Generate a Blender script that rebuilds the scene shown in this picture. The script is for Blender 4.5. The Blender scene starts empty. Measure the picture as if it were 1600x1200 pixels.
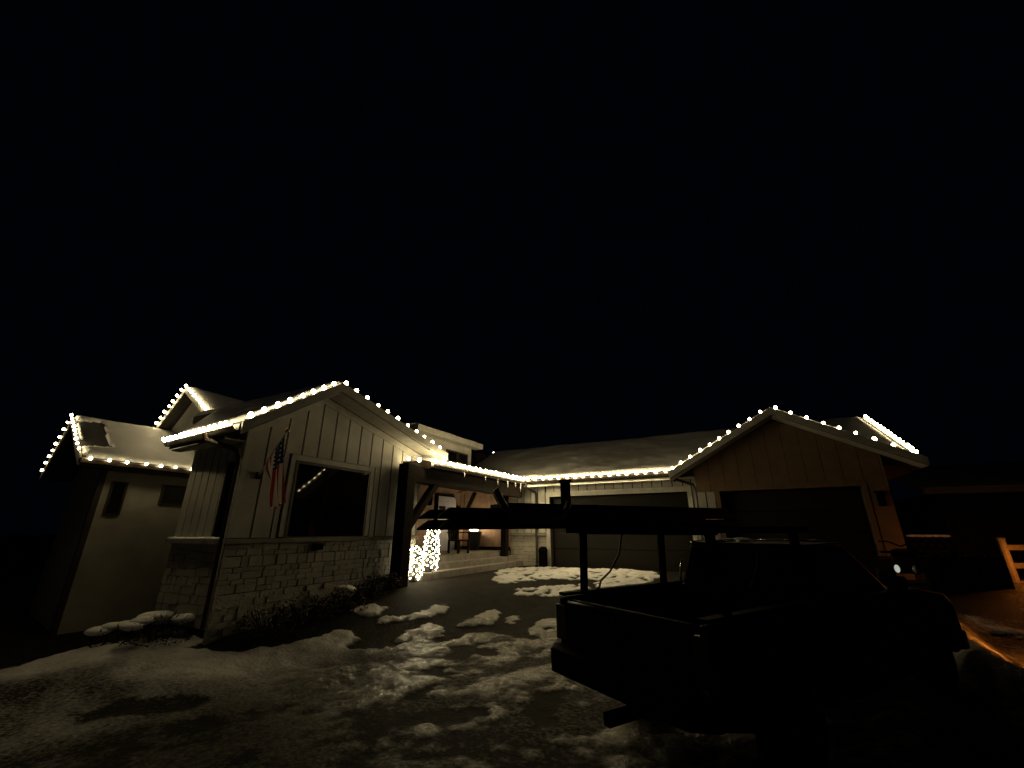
import bpy, bmesh, math, random
import numpy as np
from mathutils import Vector, Matrix, noise
random.seed(7)
rng = np.random.default_rng(5)
S = bpy.context.scene
COL = S.collection
R = math.radians
EYE = 1.22                      # camera height above the garage slab (slab is z = 0)

# ------------------------------------------------------------------ camera
cam = bpy.data.cameras.new('camera')
cam.sensor_width = 36.0
cam.lens = 36.0 * 655.0 / 1600.0
cam.clip_end = 2000
cam.clip_start = 0.05
co = bpy.data.objects.new('camera', cam)
COL.objects.link(co)
co.location = (0, 0, EYE)
co.rotation_euler = (R(90 + 19.35), 0, R(28.1))
S.camera = co

# ------------------------------------------------------------------ night sky and exposure
wd = bpy.data.worlds.new('World')
S.world = wd
wd.use_nodes = True
bg = wd.node_tree.nodes['Background']
bg.inputs[0].default_value = (0.24, 0.40, 0.95, 1)
bg.inputs[1].default_value = 0.0015
S.view_settings.view_transform = 'Standard'
S.view_settings.look = 'None'
S.view_settings.gamma = 1.0
S.view_settings.use_curve_mapping = False
S.view_settings.exposure = 0.0
S.cycles.use_denoising = True
S.cycles.use_light_tree = True
S.cycles.max_bounces = 6
S.cycles.diffuse_bounces = 3
S.cycles.sample_clamp_indirect = 4.0
S.cycles.blur_glossy = 0.3

BULB = 43.0                     # radiance of the roof bulbs
BULB_COL = (1.0, 0.79, 0.41)
EAVE = 225.0                    # the brighter strings on the porch and garage eaves
TREE = 54.0
AMBER = 800.0

# ------------------------------------------------------------------ materials
def mat(name, col, rough=0.6, var=0.15, scale=6.0, bump=0.0, bscale=40.0, metal=0.0, spec=0.5, coat=0.0):
    m = bpy.data.materials.new(name); m.use_nodes = True
    nt = m.node_tree; p = nt.nodes['Principled BSDF']
    p.inputs['Roughness'].default_value = rough
    p.inputs['Metallic'].default_value = metal
    p.inputs['Specular IOR Level'].default_value = spec
    p.inputs['Coat Weight'].default_value = coat
    tc = nt.nodes.new('ShaderNodeTexCoord')
    n = nt.nodes.new('ShaderNodeTexNoise'); n.inputs['Scale'].default_value = scale; n.inputs['Detail'].default_value = 6
    nt.links.new(tc.outputs['Object'], n.inputs['Vector'])
    r = nt.nodes.new('ShaderNodeValToRGB')
    r.color_ramp.elements[0].position = .3; r.color_ramp.elements[1].position = .7
    r.color_ramp.elements[0].color = (*[c * (1 - var) for c in col], 1)
    r.color_ramp.elements[1].color = (*[min(1, c * (1 + var)) for c in col], 1)
    nt.links.new(n.outputs['Fac'], r.inputs['Fac'])
    nt.links.new(r.outputs['Color'], p.inputs['Base Color'])
    if bump:
        n2 = nt.nodes.new('ShaderNodeTexNoise'); n2.inputs['Scale'].default_value = bscale; n2.inputs['Detail'].default_value = 8
        nt.links.new(tc.outputs['Object'], n2.inputs['Vector'])
        b = nt.nodes.new('ShaderNodeBump'); b.inputs['Strength'].default_value = bump; b.inputs['Distance'].default_value = .02
        nt.links.new(n2.outputs['Fac'], b.inputs['Height'])
        nt.links.new(b.outputs['Normal'], p.inputs['Normal'])
    return m

def emit(name, col, s):
    m = bpy.data.materials.new(name); m.use_nodes = True
    nt = m.node_tree; nt.nodes.remove(nt.nodes['Principled BSDF'])
    e = nt.nodes.new('ShaderNodeEmission'); e.inputs[0].default_value = (*col, 1); e.inputs[1].default_value = s
    nt.links.new(e.outputs[0], nt.nodes['Material Output'].inputs[0])
    return m

M = dict(
    siding=mat('painted_siding', (.43, .42, .385), .6, .26, 1.1, .2, 60),
    tan=mat('shaded_amber_siding', (.20, .13, .075), .6, .12, 3, .15, 60),  # same siding with shade and amber light painted into its colour
    gap=mat('siding_gap', (.022, .02, .016), .9),
    trim=mat('painted_trim', (.45, .44, .40), .5, .15),
    plaster=mat('pale_plaster', (.41, .39, .33), .8, .12, 2, .3, 90),
    shingle=mat('dark_shingles', (.045, .042, .04), .85, .35, 14, .6, 50),
    snow=mat('snow', (.74, .74, .75), .55, .05, 3, .45, 22),
    old_snow=mat('old_thin_snow', (.55, .54, .52), .7, .07, 1.2, .3, 16),
    stone=mat('ledge_stone', (.46, .435, .385), .85, .22, 9, .9, 26),
    stone_b=mat('ledge_stone_dark', (.42, .395, .35), .85, .22, 9, .9, 26), stone_c=mat('ledge_stone_pale', (.50, .475, .42), .85, .22, 9, .9, 26),
    mortar=mat('mortar', (.40, .37, .32), .9, .2),
    timber=mat('dark_timber', (.010, .0065, .0045), .9, .35, 9, .4, 30, spec=.1),
    cedar=mat('cedar_siding', (.42, .27, .20), .6, .25, 4, .3, 30),
    brown=mat('brown_metal', (.035, .026, .02), .45, .1),
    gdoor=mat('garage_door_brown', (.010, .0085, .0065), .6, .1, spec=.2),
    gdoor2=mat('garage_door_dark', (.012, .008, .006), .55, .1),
    white_door=mat('pale_door_paint', (.50, .50, .60), .5, .05),
    concrete=mat('concrete', (.22, .20, .18), .8, .25, 5, .4, 60),
    black=mat('black_paint', (.0015, .0015, .0015), .6, .1, spec=.04),
    blackp=mat('black_plastic', (.002, .002, .002), .8, .1, spec=.03),
    chrome=mat('worn_chrome', (.05, .05, .05), .35, .1, metal=1.0),
    rubber=mat('rubber', (.004, .004, .004), .9, .1, spec=.1),
    fibre=mat('dark_fibreglass', (.003, .003, .003), .6, .2, spec=.12),
    greytube=mat('grey_tube', (.55, .55, .50), .5, .25),
    strap=mat('grey_strap', (.40, .39, .36), .8, .3, 30),
    leaf=mat('dark_foliage', (.03, .045, .02), .7, .4, 12),
    dry=mat('dry_twigs', (.028, .02, .012), .8, .4, 12),
    pot=mat('dark_pot', (.02, .018, .015), .5, .2),
    wire=mat('green_wire', (.01, .014, .01), .6, .1),
    red=mat('flag_red', (.36, .04, .035), .8, .1), blue=mat('flag_blue', (.02, .03, .10), .8, .1),
    white=mat('flag_white', (.78, .75, .68), .8, .06),
    gold=mat('gold_ball', (.6, .42, .12), .3, .1, metal=1.0),
    picket=mat('weathered_pickets', (.045, .047, .042), .8, .3, 8, .3),
    rail=mat('split_rail_wood', (.032, .026, .020), .8, .3, 8, .4),
    ice=mat('ice', (.6, .6, .58), .15, .05),
    bulb=emit('bulb_glow', BULB_COL, BULB),
    ebulb=emit('bright_bulb_glow', BULB_COL, EAVE),
    tbulb=emit('mini_bulb_glow', (1.0, .84, .50), TREE),
    amber=emit('amber_glow', (1.0, .27, .03), AMBER),
    glint_lens=emit('headlight_glint', (.95, 1.0, .85), .42),  # weak glow standing for light glinting off the headlight
    far=emit('far_lamp_glow', (1.0, .9, .7), 8),
    taillens=mat('tail_lens', (.022, .003, .003), .3, .1),
    bright=mat('bright_metal', (.6, .6, .58), .12, .05, metal=1.0), lit_edge_pale=mat('lit_edge_pale', (.30, .29, .25), .3, .1),
    headlens=mat('head_lens', (.5, .5, .48), .1, .1, metal=.6),
)
def glass(name):
    m = bpy.data.materials.new(name); m.use_nodes = True
    p = m.node_tree.nodes['Principled BSDF']
    p.inputs['Base Color'].default_value = (.004, .004, .005, 1); p.inputs['Roughness'].default_value = .03
    p.inputs['IOR'].default_value = 1.55
    return m
M['glass'] = glass('dark_glass')
for k in ('red', 'blue', 'white'):          # thin cloth lets light through
    nt = M[k].node_tree; p = nt.nodes['Principled BSDF']
    tr = nt.nodes.new('ShaderNodeBsdfTranslucent'); mx = nt.nodes.new('ShaderNodeMixShader'); mx.inputs[0].default_value = .2
    nt.links.new(p.inputs['Base Color'].links[0].from_socket, tr.inputs['Color'])
    nt.links.new(p.outputs[0], mx.inputs[1]); nt.links.new(tr.outputs[0], mx.inputs[2])
    nt.links.new(mx.outputs[0], nt.nodes['Material Output'].inputs[0])

# ------------------------------------------------------------------ helpers
def V(a, n, z): return Vector((a, n, z + EYE))          # z is given relative to the eye
def C(x, y): return (x * .8821 - y * .4710, x * .4710 + y * .8821)

class MB:
    def __init__(s): s.v = []; s.f = []; s.mi = []
    def poly_extrude(s, pts, d, mi=0):
        k = len(s.v); n = len(pts); d = Vector(d)
        s.v += [Vector(p) for p in pts] + [Vector(p) + d for p in pts]
        s.f.append(list(range(k, k + n))[::-1]); s.f.append(list(range(k + n, k + 2 * n)))
        for i in range(n):
            j = (i + 1) % n
            s.f.append([k + i, k + j, k + n + j, k + n + i])
        s.mi += [mi] * (n + 2)
        return s
    def box(s, lo, hi, mi=0):
        x0, y0, z0 = lo; x1, y1, z1 = hi
        return s.poly_extrude([(x0, y0, z0), (x1, y0, z0), (x1, y1, z0), (x0, y1, z0)], (0, 0, z1 - z0), mi)
    def obox(s, c, ux, uy, uz, mi=0):
        c = Vector(c); ux = Vector(ux); uy = Vector(uy); uz = Vector(uz)
        return s.poly_extrude([c - ux - uy - uz, c + ux - uy - uz, c + ux + uy - uz, c - ux + uy - uz], uz * 2, mi)
    def bar(s, a, b, w, h=None, up=(0, 0, 1), mi=0):
        a = Vector(a); b = Vector(b); h = h or w
        d = (b - a).normalized(); u = Vector(up)
        if abs(d.dot(u)) > .97: u = Vector((0, 1, 0))
        x = d.cross(u).normalized() * w / 2; y = x.cross(d).normalized() * h / 2
        return s.poly_extrude([a - x - y, a + x - y, a + x + y, a - x + y], b - a, mi)
    def tube(s, pts, r, seg=8, mi=0, close=False):
        pts = [Vector(p) for p in pts]; rs = r if isinstance(r, (list, tuple)) else [r] * len(pts)
        k = len(s.v); prev = None
        for i, p in enumerate(pts):
            d = (pts[min(i + 1, len(pts) - 1)] - pts[max(i - 1, 0)]).normalized()
            if prev is None:
                prev = d.cross(Vector((0, 0, 1))) if abs(d.z) < .95 else d.cross(Vector((0, 1, 0)))
            x = (prev - d * prev.dot(d)).normalized(); prev = x; y = d.cross(x)
            for j in range(seg):
                t = 2 * math.pi * j / seg
                s.v.append(p + (x * math.cos(t) + y * math.sin(t)) * rs[i])
        for i in range(len(pts) - 1):
            for j in range(seg):
                a = k + i * seg + j; b = k + i * seg + (j + 1) % seg
                s.f.append([a, b, b + seg, a + seg]); s.mi.append(mi)
        s.f.append([k + j for j in range(seg)][::-1]); s.mi.append(mi)
        e = k + (len(pts) - 1) * seg
        s.f.append([e + j for j in range(seg)]); s.mi.append(mi)
        return s
    def sphere(s, c, r, u=10, v=6, sc=(1, 1, 1), mi=0):
        c = Vector(c); k = len(s.v)
        s.v.append(c + Vector((0, 0, r * sc[2])))
        for i in range(1, v):
            th = math.pi * i / v
            for j in range(u):
                ph = 2 * math.pi * j / u
                s.v.append(c + Vector((r * sc[0] * math.sin(th) * math.cos(ph), r * sc[1] * math.sin(th) * math.sin(ph), r * sc[2] * math.cos(th))))
        s.v.append(c - Vector((0, 0, r * sc[2]))); last = len(s.v) - 1
        for j in range(u):
            s.f.append([k, k + 1 + j, k + 1 + (j + 1) % u]); s.mi.append(mi)
            for i in range(v - 2):
                a = k + 1 + i * u + j; b = k + 1 + i * u + (j + 1) % u
                s.f.append([a, a + u, b + u, b]); s.mi.append(mi)
            a = k + 1 + (v - 2) * u
            s.f.append([a + j, last, a + (j + 1) % u]); s.mi.append(mi)
        return s
    def lathe(s, c, prof, seg=16, mi=0):
        c = Vector(c); k = len(s.v)
        for r, z in prof:
            for j in range(seg):
                t = 2 * math.pi * j / seg
                s.v.append(c + Vector((r * math.cos(t), r * math.sin(t), z)))
        for i in range(len(prof) - 1):
            for j in range(seg):
                a = k + i * seg + j; b = k + i * seg + (j + 1) % seg
                s.f.append([a, b, b + seg, a + seg]); s.mi.append(mi)
        s.f.append([k + j for j in range(seg)][::-1]); s.mi.append(mi)
        e = k + (len(prof) - 1) * seg
        s.f.append([e + j for j in range(seg)]); s.mi.append(mi)
        return s
    def mesh(s, name, mats, smooth=False, bevel=0, recalc=True):
        me = bpy.data.meshes.new(name)
        me.from_pydata([tuple(v) for v in s.v], [], s.f)
        ms = mats if isinstance(mats, (list, tuple)) else [mats]
        for m in ms: me.materials.append(m)
        me.polygons.foreach_set('material_index', s.mi)
        if recalc or bevel:
            bm = bmesh.new(); bm.from_mesh(me)
            bmesh.ops.recalc_face_normals(bm, faces=bm.faces)
            if bevel:
                es = [e for e in bm.edges if len(e.link_faces) == 2 and e.calc_face_angle(0) > .5]
                bmesh.ops.bevel(bm, geom=es, offset=bevel, segments=2, affect='EDGES', profile=.6, clamp_overlap=True)
            bm.to_mesh(me); bm.free()
        if smooth:
            me.polygons.foreach_set('use_smooth', [True] * len(me.polygons))
        me.update()
        return me
    def build(s, name, mats, parent=None, smooth=False, bevel=0, origin=None):
        if origin is not None:
            o0 = Vector(origin); s.v = [Vector(v) - o0 for v in s.v]
        o = bpy.data.objects.new(name, s.mesh(name, mats, smooth, bevel)); COL.objects.link(o)
        if origin is not None: o.location = o0
        if parent is not None: o.parent = parent
        return o

def tag(o, label=None, cat=None, group=None, kind=None):
    if label: o['label'] = label
    if cat: o['category'] = cat
    if group: o['group'] = group
    if kind: o['kind'] = kind
    return o
def thing(name, loc, label, cat, group=None, rot=(0, 0, 0)):
    o = bpy.data.objects.new(name, None); COL.objects.link(o)
    o.location = loc; o.rotation_euler = rot
    o.empty_display_size = .2
    return tag(o, label, cat, group)
def part_of(root, name, mb, m, **k):
    """mb given in world coordinates, root unrotated"""
    mb.v = [Vector(v) - root.location for v in mb.v]
    return mb.build(name, m, root, **k)
def inst(name, me, loc, parent=None, rot=None, scale=None):
    o = bpy.data.objects.new(name, me); COL.objects.link(o); o.location = loc
    if parent is not None: o.parent = parent
    if rot is not None: o.rotation_euler = rot
    if scale is not None: o.scale = scale
    return o

# ------------------------------------------------------------------ ground
def sm(t):
    t = np.clip(t, 0, 1); return t * t * (3 - 2 * t)
def ground_z(a, n):
    a = np.asarray(a, float); n = np.asarray(n, float)
    ne = n + np.maximum(0, -a - 4.5) * 1.3
    z = -1.22 - .62 * sm((13.3 - ne) / 6.5)
    z = z - 1.2 * sm((-a - 8.0) / 5) * sm((n - .5) / 2.5)
    return z
def gz(a, n): return float(ground_z(a, n))

SNOW = [
 [(-6.94,11.97),(-7.56,13.7),(-6.62,14.81),(-4.68,14.95),(-3.34,15.12),(-2.63,14.5),(-2.88,12.95),(-3.9,12.09),(-4.94,11.91),(-5.3,11.2),(-5.76,10.44),(-6.23,10.51)],
 [(-5.38,10.08),(-4.9,10.93),(-4.21,11.68),(-3.7,11.18),(-4.22,10.53),(-4.72,10.14),(-5.16,9.83)],
 [(-3.8,11.78),(-3.15,13.35),(-2.41,13.74),(-2.5,11.89),(-3.39,10.95)],
 [(-7.36,6.73),(-7.19,7.14),(-6.84,7.38),(-6.7,6.94),(-6.86,6.68)],
 [(-6.5,6.75),(-6.32,7.44),(-6.02,8.32),(-5.84,8.01),(-6.04,7.31),(-6.29,6.71)],
 [(-5.16,7.53),(-5.34,8.17),(-5.12,8.71),(-4.95,8.69),(-4.82,8.21),(-4.95,7.7)],
 [(-4.65,8.36),(-4.71,8.82),(-4.54,8.88),(-4.39,8.44),(-4.49,8.28)],
 [(-3.89,8.04),(-4.0,8.73),(-3.62,9.0),(-3.12,7.86),(-3.44,7.62),(-3.54,7.51)],
 [(-5.71,6.35),(-5.81,6.87),(-5.56,7.31),(-5.33,7.27),(-5.09,6.89),(-5.22,6.21),(-5.48,6.04)]]
BIG = [(-5.5, 5.92), (-4.94, 6.88), (-4.62, 7.64), (-3.31, 7.6), (-2.95, 7.57), (-1.2, 6.6), (2.0, 7.4), (2.2, 9.9), (2.4, 12.2), (3.6, 14.0), (60, 14.0), (60, -60), (-60, -60), (-60, 2.3), (-13, 2.3), (-9.28, 3.95), (-8.87, 4.69), (-7.69, 5.36), (-6.53, 6.17), (-6.21, 6.03), (-6.07, 5.64)]
BARE = [
 [(-4.44,6.04),(-4.61,6.7),(-4.33,7.16),(-4.11,6.61),(-4.15,5.97)],
 [(-4.3,6.43),(-4.18,6.93),(-3.82,6.94),(-3.74,6.49)],
 [(-3.85,4.36),(-3.92,4.83),(-3.82,5.09),(-3.75,4.75),(-3.72,4.39)],
 [(-3.55,4.17),(-3.34,4.47),(-2.75,4.71),(-2.6,4.53),(-3.0,4.24),(-3.35,4.06)],
 [(-2.47,4.89),(-2.47,5.43),(-2.17,5.71),(-2.16,5.27),(-2.03,4.68),(-2.19,4.51)],
 [(-4.97,4.47),(-5.08,5.0),(-4.73,5.12),(-4.54,4.7),(-4.68,4.42)],
 [(-3.22,3.28),(-3.51,3.66),(-3.37,3.73),(-3.04,3.31)],
 [(-6.66,2.47),(-6.61,3.0),(-5.87,3.5),(-5.65,3.2),(-5.99,2.65)],
 [(-4.26,5.37),(-4.15,5.66),(-3.83,5.66),(-3.9,5.32)]]
BED = [(-7.95,4.2),(-7.2,4.75),(-6.7,5.9),(-7.25,6.6),(-7.05,8.0),(-7.2,8.6),(-7.95,8.6)]

def inside(x, y, P):
    r = np.zeros(x.shape, bool); j = len(P) - 1
    for i in range(len(P)):
        xi, yi = P[i]; xj, yj = P[j]
        if yi != yj:
            c = ((yi > y) != (yj > y)) & (x < (xj - xi) * (y - yi) / (yj - yi) + xi)
            r ^= c
        j = i
    return r
def vnoise(x, y, freq, seed, octv=4):
    """value noise in numpy"""
    out = np.zeros(x.shape); amp = 1; tot = 0
    for o in range(octv):
        g = np.random.default_rng(seed + o).random((256, 256))
        u = x * freq; v = y * freq
        iu = np.floor(u).astype(int); iv = np.floor(v).astype(int); fu = u - iu; fv = v - iv
        fu = fu * fu * (3 - 2 * fu); fv = fv * fv * (3 - 2 * fv)
        a = g[iu % 256, iv % 256]; b = g[(iu + 1) % 256, iv % 256]; c = g[iu % 256, (iv + 1) % 256]; d = g[(iu + 1) % 256, (iv + 1) % 256]
        out += amp * ((a * (1 - fu) + b * fu) * (1 - fv) + (c * (1 - fu) + d * fu) * fv)
        tot += amp; amp *= .5; freq *= 2.03
    return out / tot

def make_ground():
    st = .045
    A = np.concatenate([-np.geomspace(400, 14.5, 26), np.arange(-14, -9.5, .15), np.arange(-9.5, 1.2, st), np.arange(1.2, 5.5, .09), np.geomspace(5.6, 400, 26)])
    N = np.concatenate([-np.geomspace(400, 1.0, 18), np.arange(-.8, 1.2, .12), np.arange(1.2, 15.2, st), np.geomspace(15.25, 400, 26)])
    a, n = np.meshgrid(A, N, indexing='ij')
    wx = a + .30 * (vnoise(a, n, 2.2, 11) - .5) + .16 * (vnoise(a, n, 9, 21) - .5) + .07 * (vnoise(a, n, 24, 22, 2) - .5)
    wy = n + .40 * (vnoise(a, n, 2.2, 31) - .5) + .20 * (vnoise(a, n, 9, 41) - .5) + .09 * (vnoise(a, n, 24, 42, 2) - .5)
    s = np.zeros(a.shape)
    hole = vnoise(a * 1.3, n * .9, 5.0, 51, 5)
    fine = vnoise(a, n, 13, 56, 3)
    for k, P in enumerate(SNOW):
        cut = .37 if k < 3 else .34
        s = np.maximum(s, inside(wx, wy, P) * np.clip((hole + .25 * (fine - .5) - cut) * 14, .05, 1.0))
    big = inside(wx, wy, BIG)
    drive = sm((a + 6.3) / 1.2)                       # packed icy snow on the drive, clean snow on the lawn
    r1, r2 = a * .93 - n * .37, n * .93 + a * .37     # tyre-track direction
    pat = .65 * vnoise(r1 * 1.5, r2 * .50, 1.5, 61, 5) + .35 * vnoise(a, n, 4.5, 66, 4)
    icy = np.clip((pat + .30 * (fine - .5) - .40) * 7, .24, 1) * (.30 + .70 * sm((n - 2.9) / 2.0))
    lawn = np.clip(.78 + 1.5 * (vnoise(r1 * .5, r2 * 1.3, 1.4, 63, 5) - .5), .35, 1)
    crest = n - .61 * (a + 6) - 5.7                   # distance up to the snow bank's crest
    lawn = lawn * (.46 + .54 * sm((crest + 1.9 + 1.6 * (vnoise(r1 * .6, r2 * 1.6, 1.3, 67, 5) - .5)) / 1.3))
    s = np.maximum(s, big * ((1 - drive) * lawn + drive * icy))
    right = sm((a - .8) / .9) * sm((60 - a) / 5)
    s = s * (1 - right * np.clip(.35 + 1.6 * vnoise(a, n, 1.4, 77, 4) - .3, .2, .92))
    for k, P in enumerate(BARE): s = np.where(inside(wx, wy, P), s * (.42 if k in (5, 7) else .08), s)
    s = np.where(inside(wx, wy, BED), 0, s)
    # soften a little
    for _ in range(1):
        t = s.copy(); t[1:-1, 1:-1] = (s[1:-1, 1:-1] * 2 + s[:-2, 1:-1] + s[2:, 1:-1] + s[1:-1, :-2] + s[1:-1, 2:]) / 6; s = t
    z = ground_z(a, n)
    near = (np.abs(a) < 16) & (np.abs(n) < 18)
    z = z + near * (.04 * s + .07 * s * (vnoise(a, n, 3.0, 71) - .5) + .05 * s * (vnoise(a, n, 11, 81, 4) - .5))
    z = z + near * (1 - drive) * big * .16 * (vnoise(a * .8 + n * .5, n - a * .3, .9, 91, 3) - .5)
    # ploughed ridge at the right of the drive
    rx = 2.35 + .10 * np.sin(n * 1.3) + .04 * (9.5 - n)
    s = s * (1 - .85 * sm((a - 3.2) / .6) * sm((n - 11.0) / 1.5))
    d = a - rx
    s = np.maximum(s, np.clip(1.25 * np.exp(-(d / .34) ** 2) * sm((n - 2.5) / 1.5) * sm((11.5 - n) / 2), 0, 1) * np.clip(.5 + 1.4 * (vnoise(a, n, 6, 78, 4) - .3), .2, 1))
    z = z + .40 * np.exp(-(d / .32) ** 2) * sm((n - 2.5) / 1.5) * sm((11.5 - n) / 2) + .10 * sm(d / .4) * sm((n - 4) / 2) * near * (a < 12)
    ice = np.clip(drive * sm((10.2 - n) / 2.5) + .45 * (1 - drive), 0, 1)      # icier towards the road; colour also paints light falloff away from the garage
    me = bpy.data.meshes.new('ground')
    na, nn = a.shape
    vv = np.stack([a, n, z + EYE], -1).reshape(-1, 3)
    idx = np.arange(na * nn).reshape(na, nn)
    q = np.stack([idx[:-1, :-1], idx[1:, :-1], idx[1:, 1:], idx[:-1, 1:]], -1).reshape(-1, 4)
    me.vertices.add(len(vv)); me.vertices.foreach_set('co', vv.ravel())
    me.loops.add(q.size); me.loops.foreach_set('vertex_index', q.ravel())
    me.polygons.add(len(q)); me.polygons.foreach_set('loop_start', np.arange(0, q.size, 4)); me.polygons.foreach_set('loop_total', np.full(len(q), 4))
    me.polygons.foreach_set('use_smooth', np.ones(len(q), bool))
    me.update(calc_edges=True)
    for nm, arr in (('snow_cover', s), ('ice_and_falloff', ice)):
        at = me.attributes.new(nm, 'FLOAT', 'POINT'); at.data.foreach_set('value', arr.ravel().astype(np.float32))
    o = bpy.data.objects.new('ground', me); COL.objects.link(o); tag(o, kind='structure')
    m = bpy.data.materials.new('snowy_ground'); m.use_nodes = True
    nt = m.node_tree; p = nt.nodes['Principled BSDF']; L = nt.links.new
    def node(t, **k):
        x = nt.nodes.new(t)
        for kk, vvv in k.items(): setattr(x, kk, vvv)
        return x
    at = node('ShaderNodeAttribute', attribute_name='snow_cover'); ai = node('ShaderNodeAttribute', attribute_name='ice_and_falloff')
    tc = node('ShaderNodeTexCoord')
    nz = node('ShaderNodeTexNoise'); nz.inputs['Scale'].default_value = 22; nz.inputs['Detail'].default_value = 8
    nb = node('ShaderNodeTexNoise'); nb.inputs['Scale'].default_value = 3.5; nb.inputs['Detail'].default_value = 8
    nf = node('ShaderNodeTexNoise'); nf.inputs['Scale'].default_value = 120; nf.inputs['Detail'].default_value = 4
    for x in (nz, nb, nf): L(tc.outputs['Object'], x.inputs['Vector'])
    add = node('ShaderNodeMath', operation='MULTIPLY_ADD'); L(nz.outputs['Fac'], add.inputs[0]); add.inputs[1].default_value = .6; L(at.outputs['Fac'], add.inputs[2])
    rmp = node('ShaderNodeMapRange'); L(add.outputs[0], rmp.inputs['Value']); rmp.inputs['From Min'].default_value = .48; rmp.inputs['From Max'].default_value = 1.02
    asp = node('ShaderNodeValToRGB'); L(nb.outputs['Fac'], asp.inputs['Fac'])
    asp.color_ramp.elements[0].position = .3; asp.color_ramp.elements[1].position = .75
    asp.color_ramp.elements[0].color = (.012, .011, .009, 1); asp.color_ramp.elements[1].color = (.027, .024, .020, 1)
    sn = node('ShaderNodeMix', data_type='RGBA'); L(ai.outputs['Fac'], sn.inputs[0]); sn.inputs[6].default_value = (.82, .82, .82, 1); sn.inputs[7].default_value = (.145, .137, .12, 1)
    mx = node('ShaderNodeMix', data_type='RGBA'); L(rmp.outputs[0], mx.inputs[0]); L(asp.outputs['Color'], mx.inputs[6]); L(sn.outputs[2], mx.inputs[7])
    L(mx.outputs[2], p.inputs['Base Color'])
    ro = node('ShaderNodeMapRange'); L(ai.outputs['Fac'], ro.inputs['Value']); ro.inputs['To Min'].default_value = .62; ro.inputs['To Max'].default_value = .24
    rg = node('ShaderNodeMix', data_type='FLOAT'); L(rmp.outputs[0], rg.inputs[0]); rg.inputs[2].default_value = .8; L(ro.outputs[0], rg.inputs[3])
    L(rg.outputs[0], p.inputs['Roughness'])
    sp = node('ShaderNodeMix', data_type='FLOAT'); L(rmp.outputs[0], sp.inputs[0]); sp.inputs[2].default_value = .06; sp.inputs[3].default_value = .22
    L(sp.outputs[0], p.inputs['Specular IOR Level'])
    b1 = node('ShaderNodeBump'); b1.inputs['Strength'].default_value = .7; b1.inputs['Distance'].default_value = .03; L(nz.outputs['Fac'], b1.inputs['Height'])
    b2 = node('ShaderNodeBump'); b2.inputs['Strength'].default_value = .9; b2.inputs['Distance'].default_value = .010; L(nf.outputs['Fac'], b2.inputs['Height']); L(b1.outputs['Normal'], b2.inputs['Normal'])
    L(b2.outputs['Normal'], p.inputs['Normal'])
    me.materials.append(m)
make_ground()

# ------------------------------------------------------------------ the house
house = thing('house', (-6, 12, EYE - 1.22), 'low house with pale board siding, stone base and snowy gabled roofs', 'house')
H = lambda name, mb, m, **k: part_of(house, name, mb, m, **k)
def sub(parent, name, mb, m, **k):
    mb.v = [Vector(v) - house.location - parent.location for v in mb.v]
    return mb.build(name, m, parent, **k)

def slab(quad, th, out=None):
    """roof slab below four top corners (vertical thickness)"""
    return MB().poly_extrude([V(*q) for q in quad], (0, 0, -th))

def snow_layer(parent, quad, th=.09, inset=.05, bare=None, nu=40, nv=24, seed=0, rag=.25, m='snow'):
    """snow lying on a roof plane: ragged-edged lumpy sheet; quad = eave0, eave1, ridge1, ridge0 (V coords)"""
    e0, e1, r1, r0 = [V(*q) for q in quad]
    uu = np.linspace(0, 1, nu + 1); vv = np.linspace(0, 1, nv + 1)
    g = {}
    lenu = (e1 - e0).length; lenv = (r0 - e0).length
    U, W = np.meshgrid(uu, vv, indexing='ij')
    hz = vnoise(U * lenu, W * lenv, 1.3, 100 + seed, 4)
    edge = np.minimum.reduce([U * lenu, (1 - U) * lenu, W * lenv + .02, (1 - W) * lenv + .3])
    mask = edge - inset - rag * np.maximum(0, hz - .5)
    if bare is not None:
        mask = np.where(bare(U + .06 * (hz - .5), W + .25 * (hz - .5)), -1, mask)
    hgt = th * (.55 + .9 * hz) * sm(np.clip(mask / .12, 0, 1) * .75 + .25)
    mb = MB(); vi = {}
    def vert(i, j, top):
        k = (i, j, top)
        if k not in vi:
            p = (e0.lerp(e1, U[i, j])).lerp(r0.lerp(r1, U[i, j]), W[i, j])
            mb.v.append(p + Vector((0, 0, hgt[i, j] if top else .004))); vi[k] = len(mb.v) - 1
        return vi[k]
    on = lambda i, j: 0 <= i < nu and 0 <= j < nv and mask[i:i + 2, j:j + 2].mean() > 0
    for i in range(nu):
        for j in range(nv):
            if not on(i, j): continue
            mb.f.append([vert(i, j, 1), vert(i + 1, j, 1), vert(i + 1, j + 1, 1), vert(i, j + 1, 1)]); mb.mi.append(0)
            for (di, dj, a, b) in ((-1, 0, (i, j + 1), (i, j)), (1, 0, (i + 1, j), (i + 1, j + 1)), (0, -1, (i, j), (i + 1, j)), (0, 1, (i + 1, j + 1), (i, j + 1))):
                if not on(i + di, j + dj):
                    mb.f.append([vert(*a, 1), vert(*a, 0), vert(*b, 0), vert(*b, 1)]); mb.mi.append(0)
    return sub(parent, 'snow_cover', mb, M[m], smooth=True)

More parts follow.
